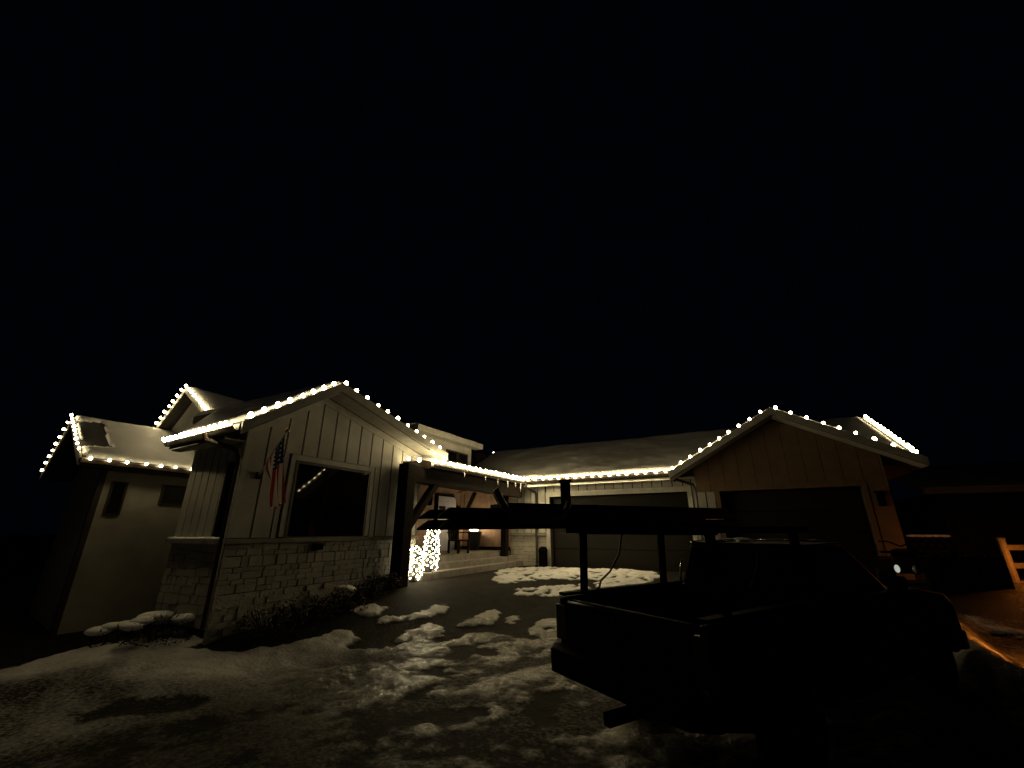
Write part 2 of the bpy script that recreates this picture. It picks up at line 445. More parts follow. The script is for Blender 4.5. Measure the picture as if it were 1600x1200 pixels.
def boards(parent, top, base, lo, hi, step, axis, plane, outward, gap=.036, th=.03, skip=(), mats='siding'):
    """vertical boards; top(u) gives height; along axis 'n' or 'a' on plane; skip = [(u0,u1,z0,z1)] openings"""
    u = lo; k = 0
    while u < hi - .02:
        u1 = min(u + step, hi)
        spans = [(base, None)]
        a0, a1 = u + gap / 2, u1 - gap / 2
        if a1 - a0 < .03: u = u1; continue
        segs = [(base, None)]
        for (s0, s1, z0, z1) in skip:
            if a1 > s0 + .01 and a0 < s1 - .01:
                if a0 < s0: a1c = s0; a0c = a0
                elif a1 > s1: a0c = s1; a1c = a1
                else: a0c = a1c = None
                ns = []
                for (b0, b1) in segs:
                    ns.append((b0, z0)); ns.append((z1, b1))
                segs = ns
                if a0c is not None and a1c - a0c > .04:
                    bd(parent, a0c, a1c, z0, lambda q, zz=z1: zz, axis, plane, outward, th, mats)
        for (b0, b1) in segs:
            if b1 is not None and b1 - b0 < .03: continue
            f = (lambda q, zz=b1: zz) if b1 is not None else top
            if f((a0 + a1) / 2) - b0 < .04: continue
            bd(parent, a0, a1, b0, f, axis, plane, outward, th, mats)
        u = u1
def bd(parent, a0, a1, b0, f, axis, plane, outward, th, mats):
    us = [a0, a1]
    pts = [(a0, b0), (a1, b0), (a1, f(a1)), (a0, f(a0))]
    P = [V(plane, q, z) if axis == 'n' else V(q, plane, z) for q, z in pts]
    d = Vector((outward * th, 0, 0)) if axis == 'n' else Vector((0, outward * th, 0))
    m = MB().poly_extrude(P, d)
    sub(parent, 'board', m, M[mats])

def stones(parent, axis, plane, outward, lo, hi, z0, z1, seed=0, depth=.03, row=.095, smin=.12, smax=.26):
    """irregular stone pieces in uneven courses, each its own object sharing one bevelled mesh"""
    rr = random.Random(seed)
    def put(u0, u1, a, b):
        d = depth * rr.uniform(.7, 1.35); c = (u0 + u1) / 2; sx = (u1 - u0 - .003) / 2; sz = (b - a - .003) / 2
        loc = V(plane + outward * d * .4, c, (a + b) / 2) if axis == 'n' else V(c, plane + outward * d * .4, (a + b) / 2)
        sc = (d * .6, sx, sz) if axis == 'n' else (sx, d * .6, sz)
        rt = rr.uniform(-.04, .04)
        inst('stone', STONE[rr.randrange(3)], loc - house.location - parent.location, parent, (rt, 0, rt) if axis == 'n' else (0, rt, rt), sc)
    def split(u0, u1, a, b):
        w, h = u1 - u0, b - a
        if h > .19 and (w < 1.0 or rr.random() < .45) and (h > .26 or rr.random() < .8):
            c = a + h * rr.uniform(.35, .65); split(u0, u1, a, c); split(u0, u1, c, b)
        elif w > .42 or (w > .24 and rr.random() < .55):
            c = u0 + w * rr.uniform(.32, .68); split(u0, c, a, b); split(c, u1, a, b)
        elif h > .21:
            c = a + h * rr.uniform(.4, .6); split(u0, u1, a, c); split(u0, u1, c, b)
        else: put(u0, u1, a, b)
    split(lo, hi, z0, z1)
STONE = []
for q in range(3):
    b = bmesh.new(); bmesh.ops.create_cube(b, size=2)
    rq = random.Random(q)
    for v in b.verts:
        v.co += Vector([rq.uniform(-.10, .02) * (1 if c > 0 else -1) for c in v.co])
    bmesh.ops.bevel(b, geom=list(b.edges), offset=.12, segments=1, affect='EDGES')
    me = bpy.data.meshes.new('stone'); b.to_mesh(me); b.free(); me.materials.append(M[('stone', 'stone_b', 'stone_c')[q]]); STONE.append(me)

def window(axis, plane, outward, u0, u1, z0, z1, name='window', mull=(), fw=.06, fm=None, trimw=0):
    """recessed dark pane with a frame; window > frame, pane, trim, mullion"""
    def bx(a0, a1, b0, b1, d0, d1):
        lo_d, hi_d = sorted((plane + outward * d0, plane + outward * d1))
        m = MB()
        p0 = V(lo_d, a0, b0) if axis == 'n' else V(a0, lo_d, b0)
        p1 = V(hi_d, a1, b1) if axis == 'n' else V(a1, hi_d, b1)
        return m.box(p0, p1)
    w = H(name, bx(u0, u1, z0, z1, .004, .02), M['glass'])
    fm = fm or M['brown']
    f = bx(u0 - fw, u0, z0 - fw, z1 + fw, .0, .06); f2 = bx(u1, u1 + fw, z0 - fw, z1 + fw, .0, .06)
    f3 = bx(u0, u1, z1, z1 + fw, .0, .058); f4 = bx(u0, u1, z0 - fw, z0, .0, .058)
    for g in (f2, f3, f4):
        k = len(f.v); f.v += g.v; f.f += [[i + k for i in q] for q in g.f]; f.mi += g.mi
    sub(w, 'frame', f, fm)
    for q in mull: sub(w, 'mullion', bx(q - .03, q + .03, z0, z1, .018, .04), M['blackp'])
    if trimw:
        a0, a1, b1 = u0 - fw, u1 + fw, z1 + fw
        sub(w, 'casing', bx(a0 - trimw, a0, z0, b1 + trimw, .0, .05), M['trim'])
        sub(w, 'casing', bx(a1, a1 + trimw, z0, b1 + trimw, .0, .05), M['trim'])
        sub(w, 'casing', bx(a0, a1, b1, b1 + trimw, .0, .049), M['trim'])
    return w

BASE = -2.7
LEDGE = -.16
# --- front gabled room ------------------------------------------------
GA = -7.9                        # facade plane
ridge_n, ridge_z = 5.92, 3.07
def rake(nv):                    # top of the roof surface in the gable plane
    return ridge_z - .675 * (ridge_n - nv) if nv < ridge_n else ridge_z - .242 * (nv - ridge_n)
wt = lambda nv: rake(nv) - .24
pts = [V(GA, 4.45, BASE), V(GA, 9.3, BASE), V(GA, 9.3, wt(9.3)), V(GA, ridge_n, wt(ridge_n)), V(GA, 4.45, wt(4.45))]
front = H('wall', MB().poly_extrude(pts, (-.18, 0, 0)), M['gap'])
boards(front, lambda q: wt(q) - .01 if not (q < ridge_n) else wt(q) - .01, LEDGE + .05, 4.45, 9.3, .37, 'n', GA, 1,
       skip=[(5.30, 7.62, LEDGE, 1.48)])
stones(front, 'n', GA, 1, 4.40, 9.3, -1.0, LEDGE - .045, 3)
rs = random.Random(8); rubble = MB()
for k in range(9):
    q = 4.40
    while q < 9.25:
        l = min(rs.uniform(.14, .30), 9.3 - q); dd = rs.uniform(.03, .075)
        rubble.box(V(GA, q + .003, -1.003 - .1 * (k + 1)), V(GA + dd, q + l - .003, -1.007 - .1 * k)); q += l
tag(sub(front, 'stone_base', rubble, M['stone']), kind='stuff')
sub(front, 'stone_sill', MB().box(V(GA - .02, 4.36, LEDGE - .045), V(GA + .10, 9.32, LEDGE + .035)), M['concrete'], bevel=.01)
sub(front, 'rake_board', MB().poly_extrude([V(GA, 4.0, wt(4.0)-.0), V(GA, ridge_n, wt(ridge_n)), V(GA, ridge_n, wt(ridge_n) - .17), V(GA, 4.45, wt(4.45) - .17), V(GA, 4.45, wt(4.45))][1:], (.045, 0, 0)), M['trim'])
sub(front, 'rake_board', MB().poly_extrude([V(GA, ridge_n + .002, wt(ridge_n)), V(GA, 9.3, wt(9.3)), V(GA, 9.3, wt(9.3) - .17), V(GA, ridge_n + .002, wt(ridge_n) - .17)], (.045, 0, 0)), M['trim'])
window('n', GA, 1, 5.52, 7.40, -.10, 1.30, mull=(6.22,), fw=.06, trimw=.11)
sub(front, 'corner_board', MB().box(V(GA, 4.40, LEDGE + .05), V(GA + .05, 4.50, wt(4.45))), M['trim'])
H('hose_bib_cover', MB().box(V(GA + .05, 6.10, -.36), V(GA + .11, 6.34, -.24)), M['blackp'], bevel=.01)
# side wall of the front room (far side from the drive)
SN = 4.45
side = H('wall', MB().poly_extrude([V(-9.6, SN, BASE), V(GA - .18, SN, BASE), V(GA - .18, SN, 1.85), V(-9.6, SN, 1.85)], (0, .18, 0)), M['gap'])
boards(side, lambda q: 1.84, LEDGE + .05, -9.6, -7.9, .243, 'a', SN, -1, skip=[(-8.34, -7.91, LEDGE, 1.26)])
stones(side, 'a', SN, -1, -9.62, -7.86, -1.5, LEDGE - .045, 5)
sill2 = sub(side, 'stone_sill', MB().box(V(-9.66, SN - .12, LEDGE - .045), V(GA - .03, SN + .02, LEDGE + .03)), M['concrete'])
sn = MB()
for k in range(22):
    q = -9.62 + k * .08
    sn.sphere(V(q, SN - .06, LEDGE + .035), .07, 8, 5, (1.0, .8, .38 + .12 * random.random()))
sub(side, 'snow_cover', sn, M['snow'], smooth=True)
window('a', SN, -1, -8.25, -8.0, -.10, 1.16, fw=.04, trimw=.05)
H('wall', MB().poly_extrude([V(-9.6, SN + .18, BASE), V(-9.6, 9.3, BASE), V(-9.6, 9.3, wt(9.3)), V(-9.6, ridge_n, wt(ridge_n)), V(-9.6, SN + .18, wt(4.62))], (.18, 0, 0)), M['siding'])
H('wall', MB().poly_extrude([V(-12.9, 9.3, BASE), V(GA - .19, 9.3, BASE), V(GA - .19, 9.3, wt(9.3)), V(-12.9, 9.3, wt(9.3))], (0, -.15, 0)), M['siding'])
# roof of the front room
TH = .2
EAVE_L = (-7.4, 4.0, rake(4.0)); RID = (-7.4, ridge_n, ridge_z)
qL = [EAVE_L, (-10.2, 4.22, rake(4.0)), (-12.4, ridge_n, ridge_z), RID]
rl = H('roof', slab(qL, TH), M['shingle'])
snow_layer(rl, qL, .09, .06, seed=1, nu=40, nv=20)
qR = [(-7.4, 9.85, rake(9.85)), (-13.4, 9.85, rake(9.85)), (-13.4, ridge_n + .002, ridge_z), (-7.4, ridge_n + .002, ridge_z)]
rr_ = H('roof', slab(qR, TH), M['shingle'])
snow_layer(rr_, [qR[0], qR[1], qR[2], qR[3]], .09, .06, seed=2, nu=44, nv=30)
def fascia(roof, p0, p1, hgt=.2, th=.04, off=(0, 0, 0), nm='fascia', m='trim', drop=0):
    a = V(*p0) + Vector(off); b = V(*p1) + Vector(off)
    d = (b - a); nrm = Vector((d.y, -d.x, 0)).normalized() * th
    mb = MB().poly_extrude([a + Vector((0, 0, -drop)), b + Vector((0, 0, -drop)), b - Vector((0, 0, hgt + drop)), a - Vector((0, 0, hgt + drop))], nrm)
    return sub(roof, nm, mb, M[m])
fascia(rl, (-7.398, 4.0, rake(4.0)), (-7.398, ridge_n, ridge_z), off=(0, 0, .01))
fascia(rr_, (-7.398, ridge_n, ridge_z), (-7.398, 9.85, rake(9.85)), off=(0, 0, .01))
# white soffit boards under the rakes
sub(rl, 'soffit', MB().poly_extrude([V(-7.40, 4.02, rake(4.02) - TH - .004), V(GA + .05, 4.02, rake(4.02) - TH - .004), V(GA + .05, ridge_n, ridge_z - TH - .004), V(-7.40, ridge_n, ridge_z - TH - .004)], (0, 0, -.02)), M['trim'])
sub(rr_, 'soffit', MB().poly_extrude([V(-7.40, ridge_n + .01, ridge_z - TH - .004), V(GA + .05, ridge_n + .01, ridge_z - TH - .004), V(GA + .05, 9.84, rake(9.84) - TH - .004), V(-7.40, 9.84, rake(9.84) - TH - .004)], (0, 0, -.02)), M['trim'])
def gutter(roof, p0, p1, d, m='trim', w=.12, h=.12):
    """K-shaped eave gutter; d = outward horizontal direction"""
    a = V(*p0); b = V(*p1); d = Vector(d).normalized()
    prof = [(0, 0), (0, -h), (w * .65, -h), (w, -h * .45), (w, 0), (w - .012, 0), (w - .012, -h * .4), (w * .62, -h + .012), (.012, -h + .012), (.012, 0)]
    P = [a + d * (x + .004) + Vector((0, 0, z - .03)) for x, z in prof]
    return sub(roof, 'gutter', MB().poly_extrude(P, b - a), M[m])
gutter(rl, (-7.42, 4.0, rake(4.0)), (-10.2, 4.22, rake(4.0)), (-.08, -1, 0))
sub(rl, 'soffit', MB().poly_extrude([V(-10.15, 4.24, rake(4.0) - TH - .03), V(-7.92, 4.06, rake(4.0) - TH - .03), V(-7.92, SN - .035, rake(4.0) - TH - .03), V(-10.15, SN - .035, rake(4.0) - TH - .03)], (0, 0, .024)), M['trim'])
def downspout(pts, w=.075):
    m = MB()
    P = [V(*p) for p in pts]
    m.tube(P, w * .62, 8)
    return H('downspout', m, M['brown'])
downspout([(-8.35, 3.93, 1.66), (-8.3, 3.95, 1.54), (-7.90, 4.30, 1.38), (-7.83, 4.33, 1.22), (-7.83, 4.33, -1.45)])

# --- left wing further back -------------------------------------------
WA = -15.5
wing = H('wall', MB().poly_extrude([V(WA, 5.1, -3.2), V(WA, 7.39, -3.2), V(WA, 7.39, 1.65), V(WA, 5.1, 1.65)], (-.2, 0, 0)), M['plaster'])
H('wall', MB().poly_extrude([V(WA - .2, 5.1, -3.2), V(-20.5, 5.95, -3.2), V(-20.5, 5.95, 1.65), V(-18, 5.52, 3.05), V(WA - .2, 5.1, 1.65)], (0, .2, 0)), M['plaster'])
window('n', WA, 1, 5.33, 5.60, .47, 1.27, fw=.05)
window('n', WA, 1, 6.55, 7.10, .80, 1.28, fw=.05)
sub(wing, 'corner_board', MB().box(V(WA - .05, 4.99, -3.2), V(WA + .04, 5.12, 1.64)), M['brown'])
w_e0, w_e1, w_r1, w_r0 = (-14.9, 4.29, 1.82), (-14.9, 7.9, 1.82), (-18, 7.9, 3.35), (-18, 4.72, 3.35)
rw = H('roof', slab([w_e0, w_e1, w_r1, w_r0], TH), M['shingle'])
snow_layer(rw, [w_e0, w_e1, w_r1, w_r0], .10, .04, seed=4, nu=60, nv=36, rag=.1,
           bare=lambda u, v: (u > .03) & (u < .20) & (v > .22) & (v < .86))
rw2 = H('roof', slab([w_r0, w_r1, (-21, 7.9, 1.85), (-21, 5.24, 1.85)], TH), M['shingle'])
fascia(rw, (-14.9, 4.285, 1.825), (-18, 4.715, 3.355), .22)
fascia(rw2, (-18, 4.715, 3.355), (-21, 5.235, 1.855), .22)
gutter(rw, w_e0, w_e1, (1, 0, 0), 'brown')
sub(rw, 'soffit', MB().box(V(WA + .02, 4.4, 1.60), V(-14.92, 7.38, 1.612)), M['brown'])

# --- tall rear volume with its gable ----------------------------------
ap = (-16.9, 4.84)
gL = lambda a: ap[1] - .93 * (ap[0] - a) if a < ap[0] else ap[1] - .63 * (a - ap[0])
H('wall', MB().poly_extrude([V(-19.3, 7.4, -3.2), V(-13.5, 7.4, -3.2), V(-13.5, 7.4, gL(-13.5) - .22), V(ap[0], 7.4, ap[1] - .22), V(-19.3, 7.4, gL(-19.3) - .22)], (0, .2, 0)), M['siding'])
q1 = [(-12.6, 7.0, gL(-12.6)), (-12.6, 22, gL(-12.6)), (ap[0], 22, ap[1]), (ap[0], 7.0, ap[1])]
g2 = H('roof', slab(q1, .2), M['shingle'])
snow_layer(g2, q1, .09, .04, seed=6, nu=60, nv=24, rag=.05)
q2 = [(ap[0], 7.0, ap[1]), (ap[0], 22, ap[1]), (-19.6, 22, gL(-19.6)), (-19.6, 7.0, gL(-19.6))]
g3 = H('roof', slab(q2, .2), M['shingle'])
fascia(g2, (-12.6, 6.995, gL(-12.6)), (ap[0], 6.995, ap[1] + .005), .2)
fascia(g3, (ap[0], 6.995, ap[1] + .005), (-19.6, 6.995, gL(-19.6)), .2)
H('wall', MB().box(V(-19.2, 7.7, -2.2), V(-13.5, 21, 2.0)), M['siding'])

# --- right wing: garage -----------------------------------------------
WN = 15.23
SL = -1.22
wg = H('wall', MB().box(V(-10.45, WN + .03, SL - .1), V(-6.52, WN + .25, 1.66)), M['gap'])
wh = H('wall', MB().box(V(-6.52, WN + .03, 1.24), V(-1.62, WN + .25, 1.66)), M['gap'])
wj = H('wall', MB().box(V(-1.62, WN + .03, SL - .1), V(-1.05, WN + .25, 1.66)), M['gap'])
boards(wg, lambda q: 1.65, -.06, -8.2, -6.66, .30, 'a', WN + .03, -1)
boards(wh, lambda q: 1.65, 1.42, -6.66, -1.46, .33, 'a', WN + .03, -1)
boards(wj, lambda q: 1.65, -.06, -1.46, -1.06, .2, 'a', WN + .03, -1)
stones(wg, 'a', WN + .03, -1, -8.2, -6.66, SL, -.16, 8)
sub(wg, 'stone_sill', MB().box(V(-8.2, WN - .08, -.155), V(-6.66, WN + .03, -.075)), M['concrete'])
sub(wj, 'trim_board', MB().box(V(-1.46, WN - .01, SL), V(-1.06, WN + .03, -.07)), M['trim'])
sub(wh, 'header_board', MB().box(V(-6.66, WN - .03, 1.235), V(-1.47, WN + .03, 1.41)), M['trim'])
sub(wh, 'casing', MB().box(V(-6.66, WN - .03, SL), V(-6.52, WN + .03, 1.233)), M['trim'])
sub(wh, 'casing', MB().box(V(-1.60, WN - .03, SL), V(-1.47, WN + .03, 1.233)), M['trim'])
def garage_door(a0, a1, nn, z0, z1, m):
    d = H('garage_door', MB().box(V(a0, nn + .06, z0), V(a1, nn + .10, z1)), M['gap'])
    k = 4; h = (z1 - z0) / k
    for i in range(k):
        sub(d, 'panel', MB().box(V(a0 + .02, nn, z0 + i * h + .008), V(a1 - .02, nn + .05, z0 + (i + 1) * h - .008)), M[m], bevel=.008)
    return d
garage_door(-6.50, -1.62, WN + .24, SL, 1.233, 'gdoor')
H('door_jamb', MB().box(V(-6.52, WN + .0, SL), V(-6.50, WN + .24, 1.233)), M['brown'])
H('door_jamb', MB().box(V(-1.62, WN + .0, SL), V(-1.60, WN + .24, 1.233)), M['brown'])
# main roof of the wing
RZ, RN = 3.82, 18.75
qm = [(-11.2, 14.75, 1.86), (4.25, 14.75, 1.86), (4.25, RN, RZ), (-11.2, RN, RZ)]
rm = H('roof', slab(qm, TH), M['shingle'])
snow_layer(rm, qm, .09, .10, seed=9, nu=260, nv=70, rag=.2, m='old_snow')
rm2 = H('roof', slab([(-11.2, RN, RZ), (4.25, RN, RZ), (4.25, 22.75, 1.86), (-11.2, 22.75, 1.86)], TH), M['shingle'])
fascia(rm, (4.25, RN, RZ), (4.25, 14.75, 1.86), .2, off=(.004, 0, .01))
gutter(rm, (-7.62, 14.75, 1.86), (-1.95, 14.75, 1.86), (0, -1, 0), 'brown', h=.10)
sub(rm, 'fascia', MB().box(V(-7.6, 14.757, 1.59), V(-1.9, 14.777, 1.70)), M['trim'])
sub(rm, 'soffit', MB().box(V(-10.4, 14.78, 1.635), V(-1.3, WN - .01, 1.655)), M['trim'])
downspout([(-7.28, 14.66, 1.76), (-7.26, 14.72, 1.60), (-7.05, 15.12, 1.40), (-7.05, 15.15, 1.25), (-7.05, 15.15, -1.1), (-7.0, 15.0, -1.18)])
# projecting garage gable
GN = 14.63
ga = (1.12, 3.43)
gt = lambda a: ga[1] - .548 * abs(a - ga[0])
pts = [V(-1.26, GN, SL - .2), V(-.62, GN, SL - .2), V(-.62, GN, 1.15), V(2.84, GN, 1.15), V(2.84, GN, SL - .2), V(3.43, GN, SL - .2), V(3.43, GN, gt(3.43) - .22), V(ga[0], GN, ga[1] - .22), V(-1.26, GN, gt(-1.26) - .22)]
wG = H('wall', MB().poly_extrude(pts, (0, .2, 0)), M['gap'])
boards(wG, lambda q: gt(q) - .225, -.06 + 1.2, -1.26, 3.43, .42, 'a', GN, -1, skip=[(-.74, 2.96, .9, 1.29)], gap=.012, th=.022, mats='tan')  # darker board colour paints in the gable's shade
boards(wG, lambda q: 1.14, SL, -1.26, -.75, .255, 'a', GN, -1)
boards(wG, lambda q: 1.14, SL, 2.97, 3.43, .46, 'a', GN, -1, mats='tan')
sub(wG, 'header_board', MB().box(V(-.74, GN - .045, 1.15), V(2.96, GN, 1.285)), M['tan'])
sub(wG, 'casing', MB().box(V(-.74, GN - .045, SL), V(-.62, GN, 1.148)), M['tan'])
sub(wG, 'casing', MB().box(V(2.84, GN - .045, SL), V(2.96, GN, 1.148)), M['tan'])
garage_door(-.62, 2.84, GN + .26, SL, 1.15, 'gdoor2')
H('wall', MB().box(V(-1.26, GN + .2, SL - .1), V(-1.08, WN + .02, 1.7)), M['siding'])
H('wall', MB().box(V(3.25, GN + .2, SL - .3), V(3.43, 22.2, 1.6)), M['siding'])
GE0, GE1 = (-1.95, 14.12), (4.2, 14.12)
qa = [(-1.95, 18.9, gt(-1.95)), (-1.95, 14.12, gt(-1.95)), (ga[0], 14.12, ga[1]), (ga[0], 18.9, ga[1])]
ra = H('roof', slab(qa, TH), M['shingle']); snow_layer(ra, qa, .08, .04, seed=12, nu=30, nv=24, rag=.1)
qb = [(4.2, 14.12, gt(4.2)), (4.2, 18.0, gt(4.2)), (ga[0], 18.0, ga[1]), (ga[0], 14.12, ga[1])]
rb = H('roof', slab(qb, TH), M['shingle']); snow_layer(rb, qb, .08, .04, seed=13, nu=30, nv=24, rag=.1)
fascia(ra, (-1.95, 14.115, gt(-1.95)), (ga[0], 14.115, ga[1]), .2, off=(0, 0, .01))
fascia(rb, (ga[0], 14.115, ga[1]), (4.2, 14.115, gt(4.2)), .2, off=(0, 0, .01))
for rr2, a0, a1 in ((ra, -1.93, ga[0]), (rb, ga[0] + .005, 4.18)):
    sub(rr2, 'soffit', MB().poly_extrude([V(a0, 14.13, gt(a0) - TH - .004), V(a1, 14.13, gt(a1) - TH - .004), V(a1, GN - .035, gt(a1) - TH - .004), V(a0, GN - .035, gt(a0) - TH - .004)], (0, 0, -.015)), M['trim'])
downspout([(-1.98, 14.62, 1.74), (-1.95, 14.68, 1.62), (-1.36, 15.0, 1.42), (-1.33, 15.08, 1.28), (-1.33, 15.10, -1.15)])
wl = H('wall_lantern', MB().box(V(3.10, GN - .10, .62), V(3.26, GN - .032, .95)), M['blackp'], bevel=.015)
sub(wl, 'lantern_cap', MB().poly_extrude([V(3.07, GN - .14, .95), V(3.29, GN - .14, .95), V(3.29, GN - .032, .95), V(3.07, GN - .032, .95)], (0, 0, .05)), M['blackp'])

# --- porch --------------------------------------------------------------
PZ = -.70
H('porch_floor', MB().box(V(-10.45, 9.32, SL - .5), V(-8.25, WN + .02, PZ)), M['concrete'])
for i, (a0, zt) in enumerate(((-8.25, -.87), (-7.96, -1.04))):
    H('step', MB().box(V(a0, 9.34, SL - .4), V(a0 + .29, WN + .0, zt)), M['concrete'], bevel=.012)
pw = H('wall', MB().box(V(-10.65, 9.3, SL), V(-10.45, WN + .3, 2.4)), M['gap'])
def cedar(parent, axis, plane, lo, hi, z0, z1, out, skip=None, step=.28):
    u = lo
    while u < hi - .02:
        u1 = min(u + step, hi)
        zs = [(z0, z1)]
        if skip and u1 > skip[0] and u < skip[1]: zs = [(skip[2], z1)]
        for b0, b1 in zs:
            p0 = V(plane, u + .006, b0) if axis == 'n' else V(u + .006, plane, b0)
            p1 = V(plane + out, u1 - .006, b1) if axis == 'n' else V(u1 - .006, plane + out, b1)
            lo3 = [min(x, y) for x, y in zip(p0, p1)]; hi3 = [max(x, y) for x, y in zip(p0, p1)]
            sub(parent, 'board', MB().box(lo3, hi3), M['cedar'])
        u = u1
cedar(pw, 'n', -10.45, 9.32, WN, PZ + .13, 1.62, .02, skip=(13.3, 14.75, 1.38, 0))
cedar(wg, 'a', WN + .03, -10.42, -8.2, PZ + .13, 1.62, -.02, step=.26)
sub(pw, 'baseboard', MB().box(V(-10.45, 9.32, PZ), V(-10.40, 13.29, PZ + .12)), M['timber'])
sub(wg, 'baseboard', MB().box(V(-10.40, WN - .03, PZ), V(-8.2, WN + .03, PZ + .12)), M['timber'])
dr = H('door', MB().box(V(-10.45, 13.42, PZ), V(-10.39, 14.62, 1.30)), M['white_door'], bevel=.01)
sub(dr, 'door_frame', MB().box(V(-10.45, 13.30, PZ), V(-10.36, 13.415, 1.37)), M['blackp'])
sub(dr, 'door_frame', MB().box(V(-10.45, 14.625, PZ), V(-10.36, 14.86, 1.37)), M['timber'])
sub(dr, 'door_frame', MB().box(V(-10.45, 13.42, 1.303), V(-10.36, 14.62, 1.37)), M['timber'])
sub(dr, 'door_window', MB().box(V(-10.389, 13.5, .62), V(-10.378, 13.9, .92)), M['glass'])
sub(dr, 'handle', MB().sphere(V(-10.35, 14.5, .18), .04, 8, 6), M['gold'])
# posts, beam and braces
pst = H('porch_post', MB().box(V(-7.76, 8.30, -1.75), V(-7.44, 8.62, 1.66)), M['timber'], bevel=.015)
pst2 = H('porch_post', MB().box(V(-8.20, 14.46, -.87), V(-7.98, 14.70, 1.62)), M['timber'], bevel=.015)
H('porch_beam', MB().box(V(-7.74, 8.62, 1.22), V(-7.50, 14.9, 1.64)), M['timber'], bevel=.012)
H('brace', MB().bar(V(-7.62, 8.45, -.12), V(-7.62, 9.65, 1.24), .16, .2, (1, 0, 0)), M['timber'], bevel=.01)
H('brace', MB().bar(V(-8.09, 14.6, .60), V(-8.09, 13.75, 1.40), .12, .14, (1, 0, 0)), M['timber'], bevel=.01)
H('brace', MB().bar(V(-10.3, 15.0, .45), V(-9.5, 14.6, 1.45), .12, .14, (1, 0, 0)), M['timber'], bevel=.01)
# porch roof
qp = [(-7.36, 9.1, 1.79), (-7.36, 15.6, 1.86), (-10.62, 15.6, 2.58), (-10.62, 9.1, 2.51)]
rp = H('roof', slab(qp, .16), M['shingle']); snow_layer(rp, qp, .12, .09, seed=17, nu=60, nv=30, rag=.05)
gp = gutter(rp, (-7.36, 9.1, 1.79), (-7.36, 14.75, 1.85), (1, 0, 0), 'brown')
sub(rp, 'fascia', MB().poly_extrude([V(-7.38, 9.095, 1.80), V(-7.92, 8.50, 1.76), V(-7.92, 8.50, 1.58), V(-7.38, 9.095, 1.60)], (-.05, .05, 0)), M['timber'])
sub(rp, 'ceiling_board', MB().box(V(-10.45, 9.32, 1.63), V(-7.51, 15.2, 1.655)), M['timber'])
for (nn, L_) in ((10.6, .16), (11.8, .12), (12.6, .20), (13.3, .22), (13.9, .17), (14.3, .30)):
    sub(gp, 'icicle', MB().tube([V(-7.27, nn, 1.68), V(-7.27, nn, 1.68 - L_ * .5), V(-7.265, nn, 1.68 - L_)], [.022, .014, .003], 6), M['ice'])

# --- pop-up upper storey ------------------------------------------------
UA = -10.6
up = H('wall', MB().box(V(-14.6, 12.0, 1.5), V(UA, 15.85, 3.70)), M['siding'])
for n0, n1 in ((14.08, 14.72), (14.90, 15.52)):
    window('n', UA, 1, n0, n1, 2.78, 3.17, fw=.055)
sub(up, 'corner_board', MB().box(V(UA, 15.72, 2.3), V(UA + .03, 15.87, 3.67)), M['trim'])
qu = [(-10.2, 11.7, 3.74), (-10.2, 16.2, 3.74), (-14.6, 16.2, 4.15), (-14.6, 11.7, 4.15)]
ru = H('roof', slab(qu, .2), M['shingle']); snow_layer(ru, qu, .10, .02, seed=20, nu=40, nv=20, rag=.1)
fascia(ru, qu[1], qu[0], .22, off=(.045, 0, .01))
sub(ru, 'soffit', MB().box(V(-10.58, 11.8, 3.525), V(-10.2, 16.18, 3.535)), M['trim'])
H('wall', MB().box(V(-16, 15.3, SL), V(-10.66, 22.4, 1.75)), M['siding'])
H('chimney', MB().box(V(-11.9, 16.9, 2.2), V(-10.9, 18.1, 3.55)), M['timber'])

# ------------------------------------------------------------------ light strings
def ball_mesh(name, r, m, u=10, v=6, sz=1.15):
    me = MB().sphere((0, 0, 0), r, u, v, (1, 1, sz)).mesh(name, m, smooth=True)
    return me
BM = ball_mesh('bulb', .043, M['bulb']); EBM = ball_mesh('bulb', .041, M['ebulb'])
def string(path, spacing, label, lift=.03, r_scale=1.0, jit=.006, group='strings of roofline bulbs', me=None):
    P = [V(*p) for p in path]
    root = thing('light_string', P[0], label, 'light string', group)
    pos = []; carry = spacing * .35
    for a, b in zip(P, P[1:]):
        L_ = (b - a).length; t = carry
        while t <= L_:
            pos.append(a.lerp(b, t / L_)); t += spacing * random.uniform(.88, 1.12)
        carry = t - L_
    w = []
    for a, b in zip(P, P[1:]):
        k = max(2, int((b - a).length / .3))
        for i in range(k): w.append(a.lerp(b, i / k) + Vector((0, 0, -.01 - .012 * (i % 2))))
    w.append(P[-1])
    part_of(root, 'wire', MB().tube(w, .009, 5), M['wire'])
    for p in pos:
        q = p + Vector((random.uniform(-jit, jit), random.uniform(-jit, jit), lift + random.uniform(-jit, jit)))
        inst('bulb', me or BM, q - root.location, root, (random.uniform(-.3, .3), random.uniform(-.3, .3), 0), [r_scale * random.uniform(.86, 1.14)] * 3)
    return root
string([(-21.05, 5.22, 1.88), (-18, 4.67, 3.40)], .42, 'string of bulbs on the far slope of the leftmost gable end', r_scale=.8)
string([(-18, 4.66, 3.40), (-14.85, 4.24, 1.88)], .38, 'string of bulbs on the near slope of the leftmost gable end', r_scale=.8)
string([(-14.69, 4.30, 1.75), (-14.69, 7.2, 1.75)], .40, 'widely spaced bulbs along the eave under the left snowy roof', r_scale=.8)
string([(-18.3, 6.95, gL(-18.3) + .05), (ap[0], 6.95, ap[1] + .05)], .26, 'string of bulbs on the left slope of the small upper gable')
string([(ap[0], 6.95, ap[1] + .05), (-14.2, 6.95, gL(-14.2) + .05)], .28, 'string of bulbs on the right slope of the small upper gable')
